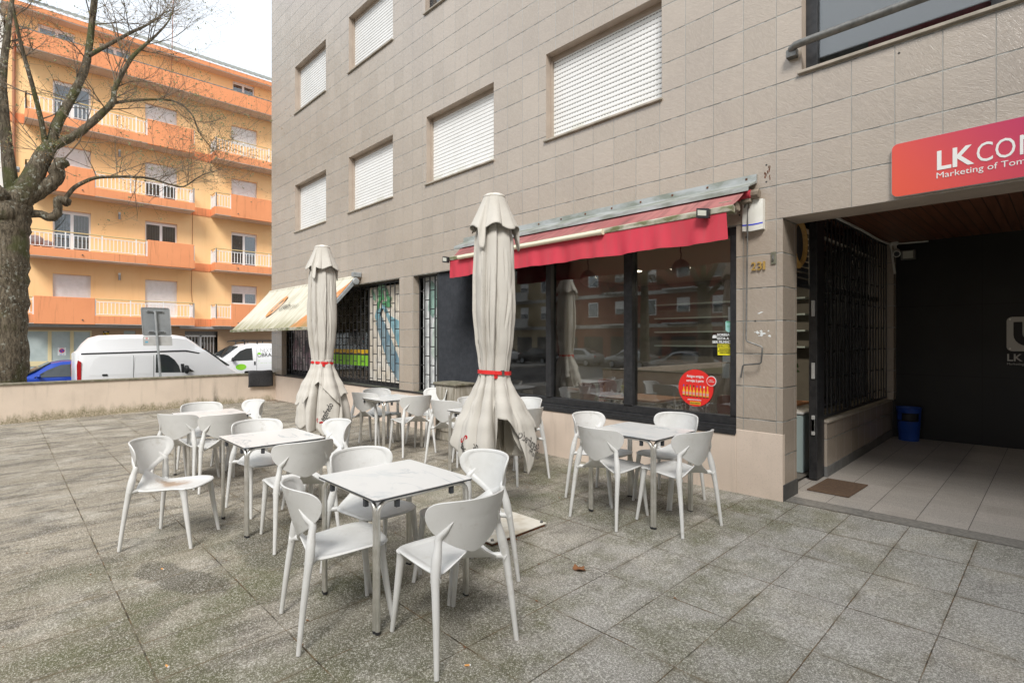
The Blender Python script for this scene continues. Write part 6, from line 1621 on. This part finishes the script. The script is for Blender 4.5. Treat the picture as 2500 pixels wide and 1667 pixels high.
    mb = MB(); mb.box((XW+.05,.2,2.20),(XW+.35,6.0,2.32)); mb.box((XW+.05,7.0,2.20),(XW+.30,12.3,2.32)); mb.build("shutter_box", M['signgrey2'], b)
    # things left on the balconies
    bg = MB()
    def bag(cx, cy, cz, r):
        rr = random.Random(int(cy*100)); V = []; n = 12
        for j in range(7):
            a = pi*(j/6-.5)
            for k in range(n): q = r*(1+.3*(rr.random()-.5)); V.append((cx+q*.6*cos(a)*cos(2*pi*k/n), cy+q*cos(a)*sin(2*pi*k/n), cz+q*.7*sin(a)))
        bg.add(V, [(j*n+k, j*n+(k+1)%n, (j+1)*n+(k+1)%n, (j+1)*n+k) for j in range(6) for k in range(n)])
    bag(-33.0,1.12,6.18,.36); bag(-33.0,1.55,6.05,.26)
    o = bg.build("covered_bundle", simple("plastic_wrap", (.42,.30,.28), .4, (.30,.20,.18), 9), None, loc=(-33.0,1.3,5.86), smooth=60); tag(o, "plastic wrapped bundle on the orange building's second balcony", "bundle")
    p = thing("pale_building", "pale blue white building at the far left edge behind the tree", "building", (-38, -10, STREET))
    MB().box((-46,-13,STREET),(-34.2,.08,22)).build("wall", M['palewall'], p)
    rr = random.Random(9)
    for k in range(6):
        for c in range(3):
            y = -1.9-c*3.4; mb = MB(); mb.box((-34.22,y,2.0+3.1*k),(-34.17,y+1.3,3.4+3.1*k)); mb.build("window", M['glass_far'], p)
orange_block()

# ------------------------------------------------------------------ cafe room
def cafe():
    zf = .052
    def chair(x, y, rz, lab):
        t = thing("cafe_chair", lab, "chair", (0,0,0), "red chairs inside the cafe")
        half = [(0,.24,.45),(.15,.23,.45),(.21,.15,.45),(.22,0,.445),(.19,-.17,.445),(.10,-.21,.45),(0,-.22,.45)]
        OL = catmull_closed(half+[(-a,b,c) for a,b,c in half[-2:0:-1]], 2)
        mb = MB(); shell(mb, OL, lambda i, r: (Vector((0,.02,.44)).lerp(Vector(OL[i]), r), Vector((0,0,1))), [(.3,0),(.7,0),(1,0)], .018); mb.build("seat", M['redseat'], t, smooth=50)
        hb = [(0,.50),(.12,.52),(.20,.60),(.235,.72),(.22,.83),(.13,.87),(0,.875)]
        OB = catmull_closed([(u,z) for u,z in hb]+[(-u,z) for u,z in hb[-2:0:-1]], 2)
        def wr(u, z): ph = u/.235*R(62); return Vector((.26*sin(ph), -.25-.05*(z-.5)+.26*(1-cos(ph)), z)), Vector((-sin(ph), cos(ph), 0))
        mb = MB(); shell(mb, OB, lambda i, r: wr(OB[i][0]*r, .70+(OB[i][1]-.70)*r), [(.3,0),(.6,0),(.85,0),(1,0)], .014); mb.build("backrest", M['redseat'], t, smooth=50)
        for s in (1,-1):
            for q in ([(.17*s,.17,.44),(.21*s,.22,0)],[(.16*s,-.17,.44),(.22*s,-.26,0)]):
                mb = MB(); mb.tube(q, .012, 8); mb.build("leg", M['steel'], t, smooth=40)
            mb = MB(); mb.tube([(.20*s,-.14,.62),(.25*s,.05,.64),(.23*s,.10,.45)], .010, 6); mb.build("armrest", M['steel'], t, smooth=40)
        t.location = (x, y, zf); t.rotation_euler.z = rz; return t
    def table(x, y, lab):
        t = thing("cafe_table", lab, "table", (0,0,0), "wooden tables inside the cafe")
        mb = MB(); mb.prism(rrect(-.42,.42,-.36,.36,.03), 'z', .715, .74); mb.build("tabletop", M['tabwood'], t)
        mb = MB(); mb.prism(rrect(-.425,.425,-.365,.365,.03), 'z', .70, .714); mb.build("edge_band", M['signgrey2'], t)
        for sx in (-.33,.33):
            mb = MB(); mb.tube([(sx,0,.02),(sx,0,.70)], .025, 10); mb.tube([(sx,-.3,.02),(sx,.3,.02)], .02, 8); mb.build("leg", M['steel'], t, smooth=40)
        t.location = (x, y, zf); return t
    def tin(x, y, lab, z=.795):
        mb = MB(); mb.lathe([(.055,0),(.085,.01),(.088,.02),(.088,.13),(.084,.14),(.05,.142)], 20, (x, y, z)); o = mb.build("lemon_tin", M['tin'], None, loc=(x, y, z), smooth=40); tag(o, lab, "tin", "round tins on the cafe tables")
    table(-5.95, 6.55, "wooden cafe table behind the left pane"); table(-4.15, 6.55, "wooden cafe table in the middle of the window"); table(-2.75, 7.3, "wooden cafe table beside the open side door")
    tin(-5.72, 6.50, "lemon patterned tin on the left cafe table"); tin(-4.42, 6.55, "lemon patterned tin on the middle cafe table"); tin(-2.55, 7.15, "lemon patterned tin on the table seen through the open door")
    chair(-4.95, 6.55, -pi/2+.25, "red cafe chair left of the middle table behind the glass"); chair(-3.50, 6.62, pi/2-.3, "red cafe chair right of the middle table behind the glass")
    chair(-5.20, 7.35, -pi/2, "red cafe chair standing deeper in the room, left"); chair(-2.85, 6.65, .4, "red cafe chair seen low through the open side door"); chair(-6.65, 6.7, -pi/2, "red cafe chair at the left cafe table")
    for x, lab in ((-5.17,"round hanging lamp disc behind the middle pane"),(-3.60,"round hanging lamp disc behind the right pane"),(-6.62,"round hanging lamp disc behind the left pane")):
        t = thing("hanging_lamp", lab, "lamp", (x, 6.6, 2.86), "round hanging lamps in the cafe")
        V = []; mb = MB(); mb.lathe([(.01,-.13),(.07,-.105),(.115,-.05),(.13,0),(.115,.05),(.07,.105),(.01,.13)], 24, (x, 6.6, 2.555)); mb.build("globe", M['mirrorball'], t, smooth=60)
        mb = MB(); mb.tube([(x,6.6,2.685),(x+.008,6.6,2.75),(x-.006,6.6,2.80),(x,6.6,2.858)], .008, 6); mb.build("cord", M['ink'], t)
    for x, y, lab in ((-3.2, 8.4, "lit round ceiling lamp in the right half of the cafe"), (-5.4, 8.2, "lit round ceiling lamp in the left half of the cafe")):
        t = thing("ceiling_lamp", lab, "lamp", (x, y, 2.86), "lit ceiling lamps of the cafe")
        MB().lathe([(.17,-.03),(.17,0)], 24, (x, y, 2.857)).build("housing", M['white'], t)
        g = G("lit_lamp_glass") if "lit_lamp_glass" not in bpy.data.materials else None
        if g: g.put(g.b.inputs['Emission Color'], (1,.85,.62)); g.b.inputs['Emission Strength'].default_value = 3.0
        MB().lathe([(.15,-.036),(.15,-.031)], 24, (x, y, 2.857)).build("diffuser", bpy.data.materials["lit_lamp_glass"], t)
        ld = bpy.data.lights.new("lamp_light", 'AREA'); ld.shape = 'DISK'; ld.size = .3; ld.energy = 34; ld.color = (1,.84,.64)
        lo = bpy.data.objects.new("lamp_light", ld); COL.objects.link(lo); lo.parent = t; lo.location = (0,0,-.045)
    g_ = thing("standing_freezer", "pale grey cabinet side standing just inside the side door", "cabinet", (-2.3, 6.75, .05))
    MB().box((-2.62,6.70,.05),(-2.12,7.15,.72)).build("body", M['mint'], g_, bevel=.01)
    MB().box((-2.63,6.69,.725),(-2.11,7.16,.755)).build("lid", M['signgrey2'], g_, bevel=.008)
    pl = thing("house_plant", "trailing green plant hanging inside the open side door", "plant", (-2.75, 7.7, 2.0))
    rr = random.Random(31); mb = MB(); sm = MB()
    for k in range(9):
        x, y, z = -2.75+rr.uniform(-.15,.2), 7.6+rr.uniform(-.2,.2), 2.0; P = [(x,y,z)]
        for i in range(8):
            x += rr.uniform(-.05,.05); y += rr.uniform(-.05,.05); z -= rr.uniform(.06,.16); P.append((x,y,z))
            for _ in range(3):
                a, e, L = rr.uniform(0,6.28), rr.uniform(-.6,.6), rr.uniform(.07,.12)
                d = Vector((cos(a)*cos(e), sin(a)*cos(e), sin(e)-.4)).normalized(); s_ = d.orthogonal().normalized()*L*.33; p = Vector((x,y,z))
                mb.add([p, p+d*L*.5+s_, p+d*L, p+d*L*.5-s_], [(0,1,2,3)])
        sm.tube(P, .005, 4)
    mb.build("leaves", M['plantleaf'], pl); sm.build("stems", M['bud'], pl)
cafe()

# ------------------------------------------------------------------ what the glass mirrors: the other side of the square, plus an added shading block
def opposite():
    w = thing("garden_wall", "pinkish low wall of the raised lawn opposite the cafe", "wall", (-2, -2.95, -.1))
    MB().box((-10.5,-3.1,STREET),(9,-2.9,.62)).build("wall", M['plinth'], w)
    MB().box((-10.53,-3.13,.62),(9,-2.87,.66)).build("coping", M['coping'], w)
    w = thing("garden_wall", "side wall of the raised lawn along the street", "wall", (-10.4, -11, -.1)); MB().box((-10.5,-19.5,STREET),(-10.3,-3.1,.62)).build("wall", M['plinth'], w)
    h = thing("hedge", "clipped dark hedge at the far edge of the lawn", "hedge", (0, -18.6, .42)); rr = random.Random(8); mb = MB()
    for _ in range(5200):
        x, y, z = rr.uniform(-10,12), rr.uniform(-19.2,-18.3), .42+rr.random()**.7*.95; a, e, s = rr.uniform(0,6.28), rr.uniform(-1,1), rr.uniform(.06,.13)
        d = Vector((cos(a)*cos(e), sin(a)*cos(e), sin(e))); o = d.orthogonal().normalized()*s*.5; p = Vector((x,y,z)); mb.add([p-d*s-o, p+d*s-o, p+d*s+o, p-d*s+o], [(0,1,2,3)])
    mb.box((-10,-19.1,.4),(12,-18.5,1.1)); mb.build("foliage", M['hedge'], h)
    def block(name, lab, x0, x1, y, h, wall, band, seed, bands=True):
        b = thing(name, lab, "building", ((x0+x1)/2, y-5, STREET)); rr = random.Random(seed)
        MB().box((x0,y-11,STREET),(x1,y,h)).build("wall", wall, b)
        fl = int((h-STREET-3.6)/3.1)
        mb = MB()
        for k in range(fl+1): mb.box((x0-.02,y,2.75+3.1*k),(x1+.02,y+.05,3.10+3.1*k))
        mb.build("floor_band", band, b)
        n = int((x1-x0)/3.3)
        for c in range(n):
            xc = x0+(c+.5)*(x1-x0)/n
            for k in range(fl):
                z = 3.9+3.1*k; f = MB().box((xc-.62,y,z),(xc+.62,y+.04,z+1.5)).build("window", M['wframe'], b)
                MB().box((xc-.54,y+.041,z+.08),(xc+.54,y+.05,z+(1.42 if rr.random()<.5 else .75))).build("pane", M['glass_far'], f)
            if c % 2 == 0:
                for k in range(fl):
                    z = 3.10+3.1*k; f = MB().box((xc-1.5,y+.05,z-.12),(xc+1.5,y+1.1,z+.04)).build("balcony", band, b)
                    MB().box((xc-1.5,y+1.02,z+.04),(xc+1.5,y+1.09,z+.95)).build("parapet", wall if bands else band, f)
            MB().box((xc-1.2,y+.0,STREET+.2),(xc+1.2,y+.05,1.9)).build("shop_front", M['dark'], b)
        MB().box((x0-.3,y-11.3,h),(x1+.3,y+.35,h+.35)).build("cornice", band, b)
    wg = thing("shade_block", "added block outside the frame to the right that shades the near terrace", "building", (8, -4, 0))  # invented unseen block, added to keep sky and sun off the near terrace
    MB().box((6.6,-15,-.4),(16,3.0,12.5)).build("wall", M['beigewall'], wg)
    mb = MB()
    for k in range(4):
        for c in range(4): mb = MB(); y = -13.5+3.7*c; mb.box((6.57,y,4.4+2.6*k),(6.6,y+1.8,5.6+2.6*k)); mb.build("window", M['wframe'], wg)
    block("brick_building", "red brick apartment house with white bands mirrored in the cafe glass", -39, 8, -33, 13.0, M['brickred'], M['bandwhite'], 1)
    block("beige_building", "beige apartment house mirrored at the left of the cafe glass", -80, -40, -34, 15.5, M['beigewall'], M['bandwhite'], 2, False)
    for x, y, rz, p, lab in ((-30.0,-25.9,pi/2,M['carsilver'],"silver estate car mirrored in the cafe glass"), (-35.2,-26.0,pi/2,M['carblack'],"black hatchback mirrored in the cafe glass"), (-40.6,-26.0,pi/2,M['vanwhite'],"white hatchback mirrored in the cafe glass"), (-24.6,-25.8,pi/2,M['carsilver'],"silver hatchback nearest the square mirrored in the cafe glass"), (-17.5,-21.2,pi/2,M['carsilver'],"silver car parked before the lawn, mirrored in the glass")):
        make_car("mirrored_car", lab, p, (x, y, STREET), rz, "cars parked across the square")
    rr = random.Random(12)
    L2 = {'trunk':[(0,-.7),(.05,1),(.1,2.4),(.15,3.6)],'arm_a':[(.12,3.4),(.7,4.6),(1.2,6.2),(1.5,8.4)],'arm_b':[(.15,3.5),(-.5,5.0),(-1.0,6.8),(-1.2,9.0)],'arm_c':[(.1,2.9),(-.9,3.8),(-2.0,4.4),(-2.9,5.6)],'arm_d':[(.15,3.5),(.2,5.5),(.1,7.5),(.3,9.6)],'arm_e':[(.9,5.0),(1.9,6.0),(2.6,7.4)]}
    R2 = {'trunk':(.42,.34,0),'arm_a':(.2,.06,.8),'arm_b':(.2,.06,-.8),'arm_c':(.16,.05,.5),'arm_d':(.18,.05,-.3),'arm_e':(.11,.04,1.0)}
    t = tube_tree("bare_tree", "bare plane tree on the lawn mirrored in the right cafe pane", L2, R2, 0, 5, lambda q: q[3] > .3, 34, 2, base=(0,0,STREET))
    t.location = (-14.0, -17.2, STREET+.9); t.rotation_euler.z = pi/2
    c = thing("cedar_tree", "dark cedar with drooping boughs mirrored in the cafe glass", "tree", (-17.5, -16.5, .4))
    mb = MB(); mb.tube([(-17.5,-16.5,.3),(-17.5,-16.5,11)], [.3,.08], 10); mb.build("trunk", M['tree'], c)
    mb = MB(); rr = random.Random(3)
    for k in range(46):
        z = 4.6+rr.random()*7; a = rr.uniform(0,6.28); L = rr.uniform(2.5,4.6)*(1-(z-4.6)/9)
        for _ in range(120):
            f = rr.random()**.6; p = Vector((-17.5+cos(a)*L*f, -16.5+sin(a)*L*f, z-.10*L*f*f+rr.uniform(-.35,.05)))+Vector((rr.uniform(-.3,.3), rr.uniform(-.3,.3), 0))
            d = Vector((rr.uniform(-1,1), rr.uniform(-1,1), -1.1)).normalized(); o = d.orthogonal().normalized()*.05; mb.add([p-o, p+o, p+d*rr.uniform(.2,.45)], [(0,1,2)])
    mb.build("crown", M['leafdark'], c)
opposite()

# ------------------------------------------------------------------ litter on the paving
def litter():
    rr = random.Random(77)
    def leaf(mb, x, y, s, z=None):
        z = gz(x, y)+.004 if z is None else z; a = rr.uniform(0,6.28); n = 9
        P = []
        for k in range(n):
            t = 2*pi*k/n; r = s*(.55+.45*abs(cos(t*1.5)))*rr.uniform(.7,1.1); P.append((x+r*cos(t+a), y+r*.7*sin(t+a), z+rr.uniform(0,s*.35)))
        mb.add([(x,y,z+s*.12)]+P, [(0,k+1,(k+1)%n+1) for k in range(n)])
    mb = MB()
    for _ in range(150):
        if rr.random() < .55:      # most of it gathers in the joints
            x = -.49-.44*rr.randint(1,26)+rr.uniform(-.012,.012); y = rr.uniform(-.3,3.6)
            if rr.random() < .6: x = rr.uniform(-10,-1.2); y = .561+.63*rr.randint(-1,6)+rr.uniform(-.012,.012)
        else: x, y = rr.uniform(-11,-1), rr.uniform(-.2,4.8)
        leaf(mb, x, y, rr.uniform(.006,.014))
    for _ in range(40): leaf(mb, -15.25+rr.random()**2*.9, 5.45-rr.random()**2*.25, rr.uniform(.015,.04))
    for _ in range(60): leaf(mb, -15.32+rr.random()**2*.5, rr.uniform(-1,5.3), rr.uniform(.01,.02))
    o = mb.build("leaf_litter", M['leafbrown'], None); tag(o, "scattered small brown leaf scraps and seeds on the paving", "leaf litter", kind='stuff')
    for x, y, s, lab in ((-2.42,2.98,.07,"curled dry brown leaf lying right of the umbrella plate"),(-3.62,2.28,.06,"pale brown leaf under the back of the foreground table"),(-4.9,2.05,.05,"crumpled dark leaf under the second table")):
        mb = MB(); leaf(mb, x, y, s); leaf(mb, x+.02, y+.01, s*.7); o = mb.build("dry_leaf", M['leafbrown'], None, loc=(x,y,gz(x,y))); tag(o, lab, "leaf", "larger dry leaves on the terrace")
    for x, y, a, lab in ((-2.12,1.72,.9,"cigarette end on the paving right of the nearest chair"),(-3.22,.62,.2,"cigarette end at the bottom left foreground"),(-4.62,.86,.3,"cigarette end near the stained lone chair")):
        z = gz(x,y)+.0055; d = Vector((cos(a), sin(a), 0))*.016; p = Vector((x,y,z))
        mb = MB(); mb.tube([p-d, p+d*.6], .0045, 8, 0); mb.tube([p+d*.62, p+d], .0044, 8, 1); o = mb.build("cigarette_end", [M['butt'], M['paper']], None, loc=(x,y,z)); tag(o, lab, "cigarette end", "cigarette ends on the terrace")
litter()
